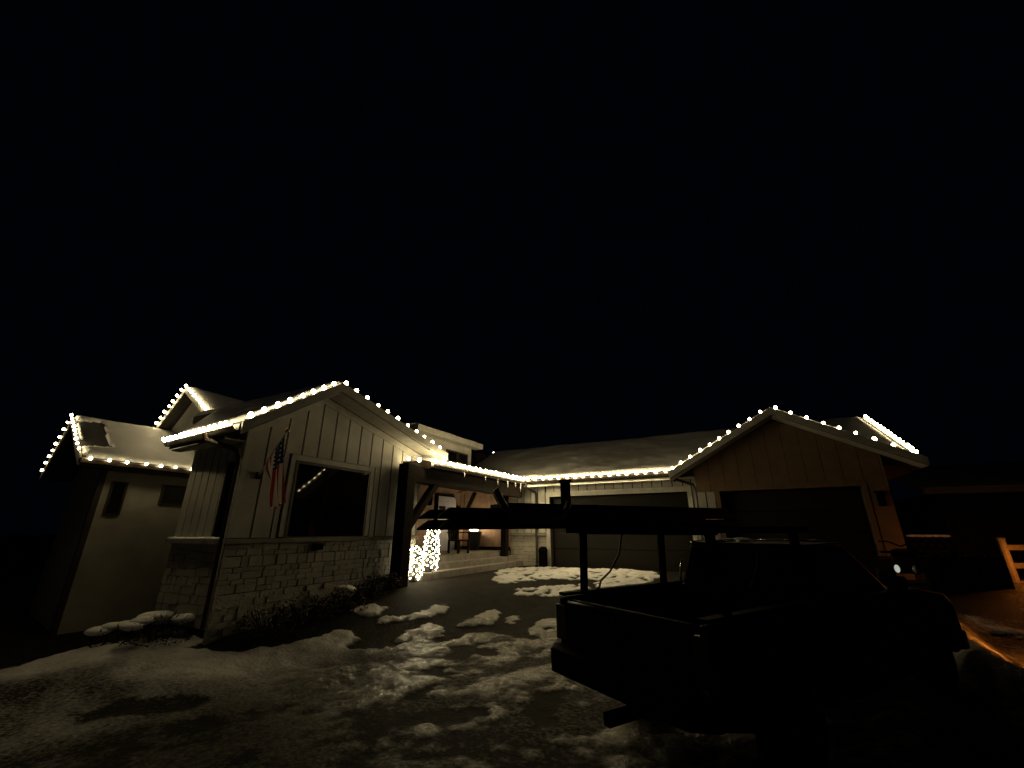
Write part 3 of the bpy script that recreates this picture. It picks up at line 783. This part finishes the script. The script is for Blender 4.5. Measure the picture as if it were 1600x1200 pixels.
string([(-10.22, 4.07, rake(4.0) - .05), (-7.45, 3.845, rake(4.0) - .045)], .20, 'closely spaced bulbs along the gutter left of the flag gable', r_scale=.58, me=EBM)
string([(-7.425, 4.05, rake(4.05) + .03), (-7.425, ridge_n, ridge_z + .04)], .30, 'string of bulbs climbing the left slope of the flag gable')
string([(-7.425, ridge_n, ridge_z + .05), (-7.425, 9.80, rake(9.8) + .03)], .36, 'string of bulbs down the long right slope of the flag gable')
string([(-7.66, 8.40, 1.77), (-7.36, 8.98, 1.79)], .30, 'short run of bulbs between the gable wall and the porch corner', .02)
string([(-7.30, 9.03, 1.79), (-7.195, 9.15, 1.79), (-7.195, 14.60, 1.85)], .31, 'string of bulbs along the snowy porch eave', .02, me=EBM)
string([(-7.22, 14.585, 1.845), (-2.0, 14.585, 1.845)], .31, 'string of bulbs along the eave over the brown garage door', .01, r_scale=1.05, me=EBM)
string([(-1.93, 14.15, gt(-1.93) + .03), (ga[0], 14.15, ga[1] + .05)], .34, 'string of bulbs up the left slope of the garage gable')
string([(ga[0], 14.15, ga[1] + .04), (4.16, 14.15, gt(4.16) + .03)], .40, 'string of bulbs down the right slope of the garage gable')
string([(4.28, RN, RZ + .05), (4.28, 14.85, 1.93)], .30, 'crowded bulbs on the farthest right roof edge behind the garage gable')

# ------------------------------------------------------------------ lit shrubs and porch things
TBM = ball_mesh('bulb', .0155, M['tbulb'], 8, 5, 1.0)
def lit_shrub(base, h, r, nb, label, slabel, seed, top_bulge=0):
    rr = random.Random(seed)
    root = thing('shrub', base, label, 'shrub', 'light wrapped shrubs by the porch steps')
    MB().lathe((0, 0, 0), [(.10, 0), (.12, .12), (.13, .14), (.11, .14)], 14).build('pot', M['pot'], root)
    MB().tube([(0, 0, .1), (.01, 0, h * .5), (0, .01, h * .92)], [.03, .02, .008], 6).build('stem', M['dry'], root)
    f = MB()
    def prof(t): return r * (1.0 - .25 * t) * (1 - max(0, t - .85) * 3)
    def ctr(t): return Vector((.06 * math.sin(t * 3), .03 * math.sin(t * 4) + top_bulge * max(0, t - .72) * 2.2, 0))
    for _ in range(900):
        t = rr.random(); a = rr.uniform(0, 6.28); q = prof(t) * math.sqrt(rr.random())
        c = ctr(t) + Vector((q * math.cos(a), q * math.sin(a), .14 + t * (h - .14)))
        u = Vector((rr.uniform(-1, 1), rr.uniform(-1, 1), rr.uniform(-.3, 1))).normalized() * rr.uniform(.03, .06)
        v = u.cross(Vector((rr.uniform(-1, 1), rr.uniform(-1, 1), rr.uniform(-1, 1)))).normalized() * .012
        k = len(f.v); f.v += [c - v, c + u * .5 - v * .2, c + u, c + v]; f.f.append([k, k + 1, k + 2, k + 3]); f.mi.append(0)
    tag(f.build('foliage', M['leaf'], root), kind='stuff')
    st = thing('light_string', base, slabel, 'light string', 'light strings wound around the shrubs')
    w = []
    for i in range(nb):
        t = (i + .5) / nb; a = i * 2.39996; q = prof(t) * rr.uniform(.8, 1.05)
        p = ctr(t) + Vector((q * math.cos(a), q * math.sin(a), .07 + t * (h - .07)))
        inst('bulb', TBM, p, st, None, [rr.uniform(.8, 1.25)] * 3)
    for i in range(nb * 2):
        t = i / (nb * 2); a = t * 60; w.append(ctr(t) + Vector((prof(t) * math.cos(a), prof(t) * math.sin(a), .07 + t * (h - .07))))
    MB().tube(w, .004, 4).build('wire', M['wire'], st)
lit_shrub(V(-7.83, 9.85, -1.04), 1.22, .235, 112, 'tall slim potted shrub thick with bulbs under the porch beam end', 'bulbs wound around the tall slim shrub by the steps', 3, .35)
lit_shrub(V(-7.74, 9.16, gz(-7.74, 9.16)), .86, .19, 62, 'short potted shrub wrapped in bulbs right of the timber post', 'bulbs wound around the short shrub beside the timber post', 9)

def planter():
    p = V(-9.55, 14.75, PZ)
    t = thing('planter', p, 'dark tapered planter topped with lit bulbs on the porch', 'planter')
    MB().lathe((0, 0, 0), [(.17, 0), (.19, .02), (.27, .62), (.29, .63), (.29, .68), (.24, .68), (.24, .60)], 18).build('pot', M['pot'], t, smooth=False)
    f = MB(); rr = random.Random(4)
    for _ in range(160):
        a = rr.uniform(0, 6.28); q = rr.uniform(0, .24); c = Vector((q * math.cos(a), q * math.sin(a), .64))
        u = Vector((rr.uniform(-.5, .5), rr.uniform(-.5, .5), 1)).normalized() * rr.uniform(.08, .2); v = Vector((rr.uniform(-1, 1), rr.uniform(-1, 1), 0)).normalized() * .012
        k = len(f.v); f.v += [c - v, c + u, c + v]; f.f.append([k, k + 1, k + 2]); f.mi.append(0)
    tag(f.build('foliage', M['leaf'], t), kind='stuff')
    s = thing('light_string', p + Vector((0, 0, .70)), 'cluster of bulbs on top of the dark porch planter', 'light string')
    w = []
    for i in range(14):
        a = i * 2.4; q = .06 + .20 * ((i * .37) % 1); c = Vector((q * math.cos(a), q * math.sin(a), .03 + .09 * ((i * .61) % 1)))
        inst('bulb', BM, c, s, None, [.85] * 3); w.append(c + Vector((0, 0, -.04)))
    MB().tube(w, .005, 4).build('wire', M['wire'], s)
planter()
def chair():
    t = thing('chair', V(-8.75, 12.55, PZ), 'dark high-backed wooden porch chair beside the planter', 'chair', rot=(0, 0, R(-12)))
    MB().box((-.26, -.26, .38), (.26, .26, .43)).build('seat', M['timber'], t, bevel=.008)
    for x, y in ((-.23, -.23), (.23, -.23), (-.23, .23), (.23, .23)):
        MB().box((x - .03, y - .03, 0), (x + .03, y + .03, .38 if x > 0 else .43)).build('leg', M['timber'], t)
    for k in range(5):
        y = -.2 + k * .1
        MB().bar((-.25, y, .43), (-.36, y, 1.02), .085, .02, (0, 1, 0)).build('back_slat', M['timber'], t)
    MB().bar((-.36, -.27, 1.04), (-.36, .27, 1.04), .06, .08).build('top_rail', M['timber'], t)
    for y in (-.28, .28):
        MB().box((-.28, y - .04, .64), (.28, y + .04, .67)).build('armrest', M['timber'], t)
        MB().box((.20, y - .025, .43), (.25, y + .025, .64)).build('arm_post', M['timber'], t)
chair()
def lantern():
    t = thing('wall_lantern', V(-10.42, 12.75, .90), 'dark unlit lantern on the cedar porch wall left of the door', 'lantern')
    MB().box((-.01, -.07, .1), (.02, .07, .42)).build('back_plate', M['blackp'], t)
    MB().bar((.01, 0, .36), (.16, 0, .42), .03).build('arm', M['blackp'], t)
    MB().lathe((.16, 0, 0), [(.07, 0), (.09, .02), (.11, .30), (.13, .31), (.03, .42), (.01, .44)], 8).build('lantern_body', M['blackp'], t)
lantern()
def basket():
    t = thing('hanging_basket', V(-9.2, 13.1, 1.62), 'cone-shaped brown hanging basket in the porch opening', 'basket')
    for a in (0, 2.09, 4.19):
        MB().tube([(0, 0, 0), (.2 * math.cos(a), .2 * math.sin(a), -.28)], .006, 5).build('chain', M['blackp'], t)
    MB().lathe((0, 0, -.75), [(.02, 0), (.10, .16), (.20, .44), (.23, .46), (.20, .47)], 14).build('cone', M['cedar'], t)
basket()
def bin_():
    p = V(-6.72, 14.98, SL)
    t = thing('bin', p, 'dark round-topped bin beside the left garage door jamb', 'bin')
    MB().lathe((0, 0, 0), [(.13, 0), (.155, .03), (.16, .52), (.165, .53)], 16).build('body', M['blackp'], t, smooth=False)
    MB().lathe((0, 0, .53), [(.17, 0), (.17, .03), (.14, .11), (.08, .155), (.02, .165)], 16).build('lid', M['blackp'], t, smooth=True)
bin_()

# ------------------------------------------------------------------ flag
def flag():
    b0 = V(-7.86, 4.74, .97); tip = V(-6.98, 4.56, 1.66)
    fp = thing('flagpole', b0, 'slim flagpole slanting out from the gable wall with gold tip', 'flagpole')
    d = (tip - b0).normalized()
    part_of(fp, 'pole', MB().tube([b0, tip], .014, 8), M['white'], smooth=True)
    part_of(fp, 'finial', MB().sphere(tip + d * .04, .04, 10, 6), M['gold'], smooth=True)
    part_of(fp, 'bracket', MB().box(b0 - Vector((.02, .04, .06)), b0 + Vector((.02, .04, .06))), M['blackp'])
    nu, nv = 26, 39
    Lh = .72; Lf = 1.15
    mb = MB(); h0 = tip - d * .04
    for i in range(nu + 1):
        for j in range(nv + 1):
            s = i / nu; f = j / nv
            top = h0 - d * (s * Lh)                   # along the hoist, s = 0 at the tip
            # cloth falls straight down, gathered towards the pole's middle, with vertical folds
            gather = sm(np.array(f * 1.6)).item()
            x = top.lerp(h0 - d * (.06 * Lh + s * Lh * .50), gather)
            x = x + Vector((0, .16 * f * f, 0))
            fold = math.sin(s * 17 + f * 2.2) * .055 * (f ** .6) + math.sin(s * 7 + 1) * .04 * f
            p = x + Vector((.35 * fold, fold, -f * Lf * (1 - .10 * s) + .02 * math.sin(s * 9) * f))
            mb.v.append(p)
    for i in range(nu):
        for j in range(nv):
            k = i * (nv + 1) + j
            mb.f.append([k, k + 1, k + nv + 2, k + nv + 1])
            stripe = i // 2
            if stripe < 7 and j < 16:
                mb.mi.append(2 if (i % 3 == 1 and j % 3 == 1) else 1)
            else:
                mb.mi.append(0 if stripe % 2 == 0 else 2)
    fl = thing('flag', tip, 'striped red and white flag with blue canton drooping from the pole', 'flag')
    part_of(fl, 'cloth', mb, [M['red'], M['blue'], M['white']], smooth=True)
flag()

# ------------------------------------------------------------------ shrubs in the bed and the snow-capped bush
def shrub(p, r, h, label, seed, n=500, snow=0, m='dry'):
    rr = random.Random(seed)
    t = thing('shrub', p, label, 'shrub', 'leafless shrubs in the bed under the window')
    s = MB()
    for k in range(9):
        a = rr.uniform(0, 6.28); q = r * rr.uniform(.4, .9)
        s.tube([(0, 0, -.05), (q * .5 * math.cos(a), q * .5 * math.sin(a), h * .5), (q * math.cos(a), q * math.sin(a), h * rr.uniform(.7, 1))], [.015, .010, .004], 5)
    s.build('stem', M['dry'], t)
    f = MB()
    for _ in range(n):
        a = rr.uniform(0, 6.28); q = r * math.sqrt(rr.random()); z = h * rr.uniform(.1, 1.0) * (1 - .45 * (q / r) ** 2)
        c = Vector((q * math.cos(a), q * math.sin(a), z))
        u = Vector((rr.uniform(-1, 1), rr.uniform(-1, 1), rr.uniform(-.2, 1))).normalized() * rr.uniform(.05, .12)
        v = u.cross(Vector((rr.uniform(-1, 1), rr.uniform(-1, 1), rr.uniform(-1, 1)))).normalized() * .014
        k = len(f.v); f.v += [c - v, c + u * .6, c + u, c + v]; f.f.append([k, k + 1, k + 2, k + 3]); f.mi.append(0)
    tag(f.build('foliage', M[m], t), kind='stuff')
    if snow:
        q = MB()
        for _ in range(snow):
            a = rr.uniform(0, 6.28); d = r * .75 * math.sqrt(rr.random())
            q.sphere((d * math.cos(a), d * math.sin(a), h * (.92 - .4 * (d / r) ** 2)), rr.uniform(.10, .19), 10, 6, (1.3, 1.2, .45))
        q.build('snow_cap', M['snow'], t, smooth=True)
for (a, n, r, h, l, sd, sw) in (
        (-7.45, 5.1, .42, .50, 'low dark shrub at the house corner end of the bed', 1, 0),
        (-7.3, 5.75, .48, .55, 'dark twiggy shrub under the left half of the picture window', 2, 0),
        (-7.25, 6.6, .42, .50, 'dark twiggy shrub under the right half of the picture window', 3, 1),
        (-7.45, 7.5, .34, .50, 'tufted shrub against the stone base between window and post', 4, 0),
        (-7.5, 8.1, .26, .38, 'small dry tuft at the foot of the timber post', 5, 0),
        (-8.55, 4.05, .50, .42, 'low bush capped with snow at the left foot of the side wall', 6, 9),
        (-9.35, 3.85, .34, .30, 'small bush with a lump of snow at the left end of the snow bank', 7, 5)):
    shrub(V(a, n, gz(a, n)), r, h, l, sd, 520, sw)

# ------------------------------------------------------------------ pickup truck
def truck():
    ca, cn = C(.96, 4.23)
    ax = Vector((*C(.857, .515), 0)).normalized()
    yaw = math.atan2(ax.y, ax.x)
    zr = gz(ca + ax.x * 1.0, cn + ax.y * 1.0); zf = gz(ca + ax.x * 4.1, cn + ax.y * 4.1)
    pitch = math.atan2(zf - zr, 3.1)
    z0 = zr - math.tan(pitch) * 1.0
    Mx = Matrix.Translation(V(ca, cn, z0 + .0)) @ Matrix.Rotation(yaw, 4, 'Z') @ Matrix.Rotation(-pitch, 4, 'Y')
    t = thing('pickup_truck', (0, 0, 0), 'black pickup truck parked in front of the garage doors, silhouetted', 'pickup truck')
    t.matrix_world = Mx
    W = .90
    B = M['black']
    P = lambda name, mb, m=B, parent=None, **k: mb.build(name, m, parent or t, **k)
    def arch(cx, r, z):   # arch points left to right (going under)
        return [(cx + r * math.cos(a), z + r * math.sin(a)) for a in [math.pi * k / 8 for k in range(8, -1, -1)]]
    # side profile pieces
    bed = [(.02, .55), (.02, 1.19), (1.93, 1.21), (1.93, .42)] 
    lower = [(1.93, .42), (1.46, .42)] + arch(1.05, .41, .42)[::-1] + [(.62, .42), (.30, .50), (.02, .55)]
    prof = [(.02, .55), (.02, 1.19), (1.93, 1.22), (1.93, .42)] + arch(1.05, .41, .42)[::-1]
    for s in (1, -1):
        m = MB().poly_extrude([(x, s * W, z) for x, z in prof], (0, -s * .10, 0))
        P('bed_side', m, B, bevel=.03)
        P('bed_rail', MB().box((.02, min(s * W, s * (W - .11)), 1.205), (1.93, max(s * W, s * (W - .11)), 1.235)), M['blackp'], bevel=.01)
        P('wheel_well', MB().box((.62, min(s * .8, s * .56), .60), (1.48, max(s * .8, s * .56), .86)), M['blackp'], bevel=.05)
        P('taillight', MB().box((-.005, min(s * .76, s * .905), .80), (.05, max(s * .76, s * .905), 1.12)), M['taillens'], bevel=.015)
    P('bed_floor', MB().box((.05, -.82, .56), (1.93, .82, .62)), M['blackp'])
    P('bed_front', MB().box((1.88, -.82, .60), (1.93, .82, 1.2)), B)
    tg = P('tailgate', MB().box((.0, -.75, .58), (.06, .75, 1.19)), B, bevel=.025)
    P('handle', MB().box((-.02, -.12, .98), (.0, .12, 1.06)), M['blackp'], tg, bevel=.008)
    # front clip and lower cab, with hood
    prof = [(1.95, .40), (1.95, 1.20), (3.38, 1.20), (4.05, 1.16), (4.72, 1.06), (4.93, .93), (4.98, .70), (4.96, .46), (4.62, .42)] + arch(4.18, .42, .42)[::-1][0:9] + [(3.75, .40)]
    body = MB().poly_extrude([(x, -W, z) for x, z in prof], (0, 2 * W, 0))
    P('body', body, B, bevel=.05)
    P('hood', MB().poly_extrude([(3.42, -.72, 1.19), (3.42, .72, 1.19), (4.72, .64, 1.05), (4.72, -.64, 1.05)], (0, 0, .03)), B, bevel=.012)
    # greenhouse
    zb, ztp = 1.19, 1.665
    bot = [(1.955, -.85), (3.40, -.83), (3.40, .83), (1.955, .85)]
    top = [(2.0, -.70), (2.92, -.68), (2.92, .68), (2.0, .70)]
    g = MB(); k = 0
    g.v = [Vector((x, y, zb)) for x, y in bot] + [Vector((x, y, ztp)) for x, y in top]
    g.f = [[0, 1, 2, 3], [4, 5, 6, 7], [0, 1, 5, 4], [1, 2, 6, 5], [2, 3, 7, 6], [3, 0, 4, 7]]; g.mi = [0] * 6
    cab = P('cab', g, B, bevel=.05)
    P('roof', MB().poly_extrude([(2.02, -.68, 1.66), (2.88, -.66, 1.66), (2.88, .66, 1.66), (2.02, .68, 1.66)], (0, 0, .04)), B, bevel=.03)
    def pane(idx, shrink, name='window'):
        q = [g0[i] for i in idx]; c = sum(q, Vector()) / 4
        nrm = (q[1] - q[0]).cross(q[3] - q[0]).normalized()
        if nrm.dot(c - Vector((2.6, 0, 1.4))) < 0: nrm = -nrm
        P(name, MB().poly_extrude([c + (v - c) * shrink for v in q], nrm * .008), M['glass'])
    g0 = [Vector((x, y, zb)) for x, y in bot] + [Vector((x, y, ztp)) for x, y in top]
    pane((0, 1, 5, 4), .80); pane((2, 3, 7, 6), .80); pane((3, 0, 4, 7), .84, 'rear_window'); pane((1, 2, 6, 5), .90, 'windscreen')
    for s in (1, -1):
        y0, y1 = sorted((s * W, s * (W + .012)))
        dd = P('door', MB().box((2.12, y0, .50), (3.28, y1, 1.16)), B, bevel=.006)
        P('handle', MB().box((2.20, min(s * (W + .01), s * (W + .04)), .93), (2.36, max(s * (W + .01), s * (W + .04)), .97)), M['blackp'], dd)
        mr = P('mirror', MB().box((3.08, min(s * .92, s * 1.08), 1.18), (3.20, max(s * .92, s * 1.08), 1.36)), M['blackp'], bevel=.03)
        P('headlight', MB().box((4.90, min(s * .62, s * .86), .72), (4.995, max(s * .62, s * .86), .88)), M['headlens'], bevel=.02)
    P('grille', MB().box((4.95, -.58, .66), (5.0, .58, .90)), M['blackp'], bevel=.01)
    P('front_bumper', MB().box((4.92, -.90, .40), (5.10, .90, .62)), M['chrome'], bevel=.04)
    P('rear_bumper', MB().poly_extrude([(-.20, -.78, .56), (-.20, .78, .56), (-.05, .93, .56), (.06, .93, .56), (.06, -.93, .56), (-.05, -.93, .56)], (0, 0, .21)), M['blackp'], bevel=.03)
    P('hitch', MB().box((-.22, -.035, .36), (.2, .035, .45)), M['blackp'])
    P('licence_plate', MB().box((-.215, -.15, .60), (-.203, .15, .73)), M['blackp'])
    for cx in (1.05, 4.18):
        for s in (1, -1):
            y0 = s * .67
            w = MB()
            pr = [(.19, -.11), (.33, -.11), (.365, -.08), (.365, .08), (.33, .11), (.19, .11)]
            ring = []
            seg = 24
            for r_, y_ in pr:
                for j in range(seg):
                    a = 2 * math.pi * j / seg; w.v.append(Vector((cx + r_ * math.cos(a), y0 + s * .10 + y_, .365 + r_ * math.sin(a))))
            for i in range(len(pr)):
                i2 = (i + 1) % len(pr)
                for j in range(seg):
                    j2 = (j + 1) % seg; w.f.append([i * seg + j, i * seg + j2, i2 * seg + j2, i2 * seg + j]); w.mi.append(0)
            wh = P('wheel', w, M['rubber'], smooth=True)
            rim = MB()
            for j in range(6):
                a = 2 * math.pi * j / 6
                rim.bar((cx, y0 + s * .17, .365), (cx + .19 * math.cos(a), y0 + s * .16, .365 + .19 * math.sin(a)), .07, .03, (0, 1, 0))
            rim.tube([(cx, y0 + s * .06, .365), (cx, y0 + s * .18, .365)], .06, 12)
            P('rim', rim, M['chrome'], wh)
    BR = M['bright']  # bright strips added to give the black roof and cab edges glints
    P('glint_rail', MB().tube([(2.02, .665, 1.70), (2.3, .672, 1.706), (2.6, .668, 1.706), (2.88, .65, 1.70)], .013, 8), BR, smooth=True)
    P('glint_rail', MB().tube([(2.885, .62, 1.70), (2.90, .3, 1.712), (2.90, -.3, 1.712), (2.885, -.62, 1.70)], .011, 8), BR, smooth=True)
    P('glint_trim', MB().tube([(1.945, .845, 1.22), (1.955, .835, 1.36), (1.965, .80, 1.48)], .012, 8), BR, smooth=True)
    P('lit_edge_strip', MB().box((-.012, .895, .80), (.055, .925, 1.12)), M['lit_edge_pale'], bevel=.010)  # pale strip added for the house light along this rear corner
    P('tailgate_strip', MB().tube([(-.01, .70, 1.165), (-.01, .2, 1.165)], .010, 8), M['greytube'], smooth=True)
    # overhead ladder rack
    RK = 1.875
    for x in (.33, 1.62):
        for s in (1, -1):
            P('rack_post', MB().bar((x, s * .845, 1.23), (x, s * .80, RK), .06, .06, (0, 1, 0)), M['blackp'])
        P('rack_crossbar', MB().bar((x, -.86, RK - .03), (x, .86, RK - .03), .06, .06), M['blackp'])
    for s in (1, -1):
        P('rack_rail', MB().bar((.1, s * .80, RK - .02), (1.9, s * .80, RK - .02), .05, .05), M['blackp'])
    sn = MB(); rr = random.Random(3)
    for (x, y, r_) in [(2.2, .4, .09), (2.35, .5, .12), (2.42, .2, .08), (2.5, .45, .10), (2.28, .55, .07), (2.62, .35, .12), (2.7, .48, .09)]:
        sn.sphere((x, y, 1.705), r_, 10, 5, (1.3, 1.0, .35))
    P('snow_clump', sn, M['snow'], smooth=True)
    return t, Mx
TR, TM = truck()

def on_truck(name, label, cat, group=None):
    t = thing(name, (0, 0, 0), label, cat, group); t.matrix_world = TM
    return t
def ladder(z, x0, x1, y, hw, label, h=.075, foot=True):
    t = on_truck('ladder', label, 'ladder', 'ladders tied on the truck rack')
    for s in (1, -1):
        MB().box((x0, y + s * hw - .018, z), (x1, y + s * hw + .018, z + h)).build('rail', M['fibre'], t, bevel=.004)
        if foot:
            MB().poly_extrude([(x0, y + s * hw - .03, z + h), (x0 - .09, y + s * hw - .03, z + h * .15), (x0 - .09, y + s * hw - .03, z), (x0 + .06, y + s * hw - .03, z), (x0 + .06, y + s * hw - .03, z + h)], (0, .06, 0)).build('foot', M['rubber'], t)
    x = x0 + .2
    while x < x1 - .1:
        MB().tube([(x, y - hw, z + h * .5), (x, y + hw, z + h * .5)], .017, 6).build('rung', M['fibre'], t)
        x += .31
ladder(1.878, -1.74, 1.80, 0, .21, 'lower dark ladder lying on the truck rack')
ladder(1.961, -1.74, 1.72, 0, .20, 'upper dark ladder stacked on top of the lower one', .07)
def pack():
    t = on_truck('plank', 'dark timber plank strapped flat on top of the stacked ladders', 'plank')
    MB().box((-1.20, -.12, 2.034), (1.7, .20, 2.08)).build('board', M['fibre'], t, bevel=.006)
pack()
def ubar():
    D = -.20; Zu = .035
    t = on_truck('bent_bar', 'pale grey tube bent up at both ends, strapped on the ladders', 'bar')
    pts = [(-1.20, -.26, 2.13), (-1.18, -.26, 2.10), (-1.13, -.26, 2.02), (-1.07, -.26, 1.95), (-.98, -.26, 1.925), (-.8, -.26, 1.92), (-.62, -.26, 1.93), (-.55, -.26, 1.96), (-.51, -.26, 2.02), (-.50, -.26, 2.06)]
    pts = [(x + D, y, z + Zu) for x, y, z in pts]
    MB().tube(pts, .026, 10).build('tube', M['greytube'], t, smooth=True)
    s = MB()
    for k in range(6):
        x = -.93 + D + k * .045
        s.tube([(x, -.26 + .034 * math.cos(a), 1.922 + Zu + .034 * math.sin(a)) for a in [i * .7 for i in range(10)]], .014 + .004 * (k % 2), 6)
    s.build('strap', M['strap'], t, smooth=True)
    b = on_truck('stake', 'square upright stake with flat cap standing on the ladder load', 'stake')
    MB().box((-.525 + D, -.245, 2.0), (-.465 + D, -.185, 2.255)).build('shaft', M['blackp'], b)
    MB().box((-.535 + D, -.255, 2.255), (-.455 + D, -.175, 2.277)).build('cap', M['blackp'], b)
ubar()
def tie():
    t = on_truck('tie_strap', 'thin loose strap hanging from the rack to the bed rail', 'strap')
    MB().tube([(.70, .55, 1.87), (.66, .60, 1.6), (.60, .70, 1.42), (.54, .80, 1.32), (.55, .84, 1.25), (.50, .85, 1.235)], .012, 6).build('webbing', M['strap'], t, smooth=True)
tie()

# ------------------------------------------------------------------ right side: quad, fences, neighbour, lamp
def quad():
    p = V(2.90, 12.75, gz(2.90, 12.75))
    t = thing('quad_bike', p, 'small dark quad bike with a glint painted on one headlight by the garage corner', 'quad bike', rot=(0, 0, R(-105)))
    B = M['black']
    MB().poly_extrude([(-.75, -.2, .45), (-.7, -.2, .72), (-.1, -.2, .78), (.15, -.2, .86), (.62, -.2, .74), (.70, -.2, .50), (.2, -.2, .38)], (0, .4, 0)).build('body', M['taillens'], t, bevel=.04)
    MB().box((-.6, -.17, .78), (.0, .17, .86)).build('seat', M['blackp'], t, bevel=.03)
    for s in (1, -1):
        for x in (.52, -.52):
            MB().poly_extrude([(x - .3, s * .22, .55), (x - .2, s * .22, .68), (x + .2, s * .22, .68), (x + .3, s * .22, .55), (x + .2, s * .22, .64), (x - .2, s * .22, .64)], (0, s * .28, 0)).build('fender', M['taillens'], t)
            w = MB().tube([(x, s * .26, .27), (x, s * .30, .27), (x, s * .46, .27), (x, s * .50, .27)], [.22, .27, .27, .22], 18)
            w.build('wheel', M['rubber'], t)
        MB().tube([(.25, 0, .92), (.2, s * .2, 1.02), (.12, s * .36, 1.02)], .016, 6).build('handlebar', M['blackp'], t)
        MB().sphere((.70, s * .14, .50), .07, 12, 8, (.4, .65, 1.1)).build('headlight', M['glint_lens'] if s < 0 else M['headlens'], t, smooth=True)
    MB().box((.3, -.35, .80), (.75, .35, .83)).build('cargo_rack', M['blackp'], t)
quad()
def picket_fence():
    a0 = Vector((3.32, 12.50, 0)); a1 = Vector((4.62, 13.22, 0)); d = a1 - a0
    t = thing('picket_fence', V(a0.x, a0.y, -1.4), 'low weathered fence of close grey pickets beyond the truck', 'fence')
    n = 22; nrm = Vector((d.y, -d.x, 0)).normalized()
    for k in range(n):
        c = a0 + d * ((k + .5) / n); h = random.uniform(-.015, .015)
        m = MB().obox(V(c.x, c.y, -.93 + h), d.normalized() * (d.length / n * .42), nrm * .010, (0, 0, .45))
        part_of(t, 'picket', m, M['picket'])
    for z in (-.68, -1.15):
        b0 = V(a0.x, a0.y, z) - nrm * .03; b1 = V(a1.x, a1.y, z) - nrm * .03
        part_of(t, 'rail', MB().bar(b0, b1, .04, .07), M['picket'])
picket_fence()
def rail_fence():
    P0 = Vector((*C(11.62, 10.63), 0)); D = Vector((*C(1.0, .05), 0)).normalized()
    t = thing('rail_fence', V(P0.x, P0.y, -1.35), 'wooden post and rail fence at the right edge in amber light', 'fence')
    for k in range(3):
        c = P0 + D * (2.2 * k)
        p = part_of(t, 'post', MB().tube([V(c.x, c.y, -1.6), V(c.x, c.y, -.19)], .075, 10), M['rail'])
        mb = MB().sphere(V(c.x, c.y, -.17), .085, 10, 6, (1, 1, .5))
        mb.v = [v - t.location for v in mb.v]; mb.build('post_cap', M['rail'], p, smooth=True)
    for k in range(2):
        a = P0 + D * (2.2 * k); b = P0 + D * (2.2 * (k + 1))
        for z in (-.36, -.76, -1.14):
            part_of(t, 'rail', MB().bar(V(a.x, a.y, z), V(b.x, b.y, z + random.uniform(-.03, .03)), .05, .12), M['rail'], bevel=.012)
rail_fence()
def neighbour():
    a, n = 13, 24
    t = thing('neighbour_building', V(a, n, -1.3), 'dark neighbouring building with a snow-edged roof beyond the garage', 'building')
    part_of(t, 'wall', MB().box(V(6.5, 22, -1.5), V(24, 30, 1.4)), M['timber'])
    rf = part_of(t, 'roof', MB().poly_extrude([V(6.0, 21.5, 1.3), V(24.5, 21.5, 1.3), V(24.5, 26, 2.6), V(6.0, 26, 2.6)], (0, 0, .2)), M['shingle'])
    part_of(t, 'window', MB().box(V(10, 21.95, -.2), V(11.5, 21.99, 1.0)), M['glass'])
    mb = MB().box(V(6.0, 21.44, 1.48), V(24.5, 21.60, 1.53)); mb.v = [v - t.location for v in mb.v]
    mb.build('snow_edge', M['picket'], rf)
neighbour()
def woodpile():
    p = V(5.0, 21.0, -1.35)
    t = thing('woodpile', p, 'chest-high stack of dark logs capped with snow in front of the dark neighbouring building', 'woodpile')
    rr = random.Random(2)
    for r_ in range(6):
        for k in range(5 - r_ % 2):
            x = .12 + k * .22 + (r_ % 2) * .11
            MB().tube([(x, -.22, .11 + r_ * .19), (x, .22, .11 + r_ * .19)], .105 * rr.uniform(.85, 1.0), 9).build('log', M['timber'], t)
    s = MB()
    for k in range(5): s.sphere((.15 + k * .22, 0, 1.19), .15, 8, 5, (1.2, 1.4, .35))
    s.build('snow_cap', M['snow'], t, smooth=True)
woodpile()
def path_lamp():
    a, n = C(11.4, 9.75)
    z = gz(a, n)
    t = thing('path_lamp', V(a, n, z), 'low garden lamp with a glowing amber globe on a short post', 'lamp')
    MB().tube([(0, 0, -.1), (0, 0, .56)], .035, 10).build('post', M['blackp'], t)
    MB().sphere((0, 0, .66), .075, 14, 8).build('globe', M['amber'], t, smooth=True)
    MB().lathe((0, 0, .74), [(.17, 0), (.16, .02), (.03, .08)], 14).build('hood', M['blackp'], t)
    for d, off, lo, hi in ((C(9.8 - 11.4, 11.3 - 9.75), .13, -.094, .018), (C(-16, -1.2), .25, -.09, .085)):  # added plates keep amber light off the garage pillar and the facade
        u = Vector((*d, 0)).normalized(); v = Vector((u.y, -u.x, 0))
        MB().obox(Vector((0, 0, .65)) + u * off + v * ((lo + hi) / 2), u * .005, v * ((hi - lo) / 2), (0, 0, .12)).build('light_blocker', M['blackp'], t)
path_lamp()
def far_lamp():
    a, n = C(-2.9, 66)
    t = thing('street_lamp', V(a, n, -1.5), 'distant street lamp seen as a dot above the garage ridge', 'street lamp')
    MB().tube([(0, 0, 0), (0, 0, 13.0)], [.12, .07], 8).build('pole', M['blackp'], t)
    MB().sphere((0, 0, 13.2), .13, 10, 6).build('globe', M['far'], t, smooth=True)
far_lamp()
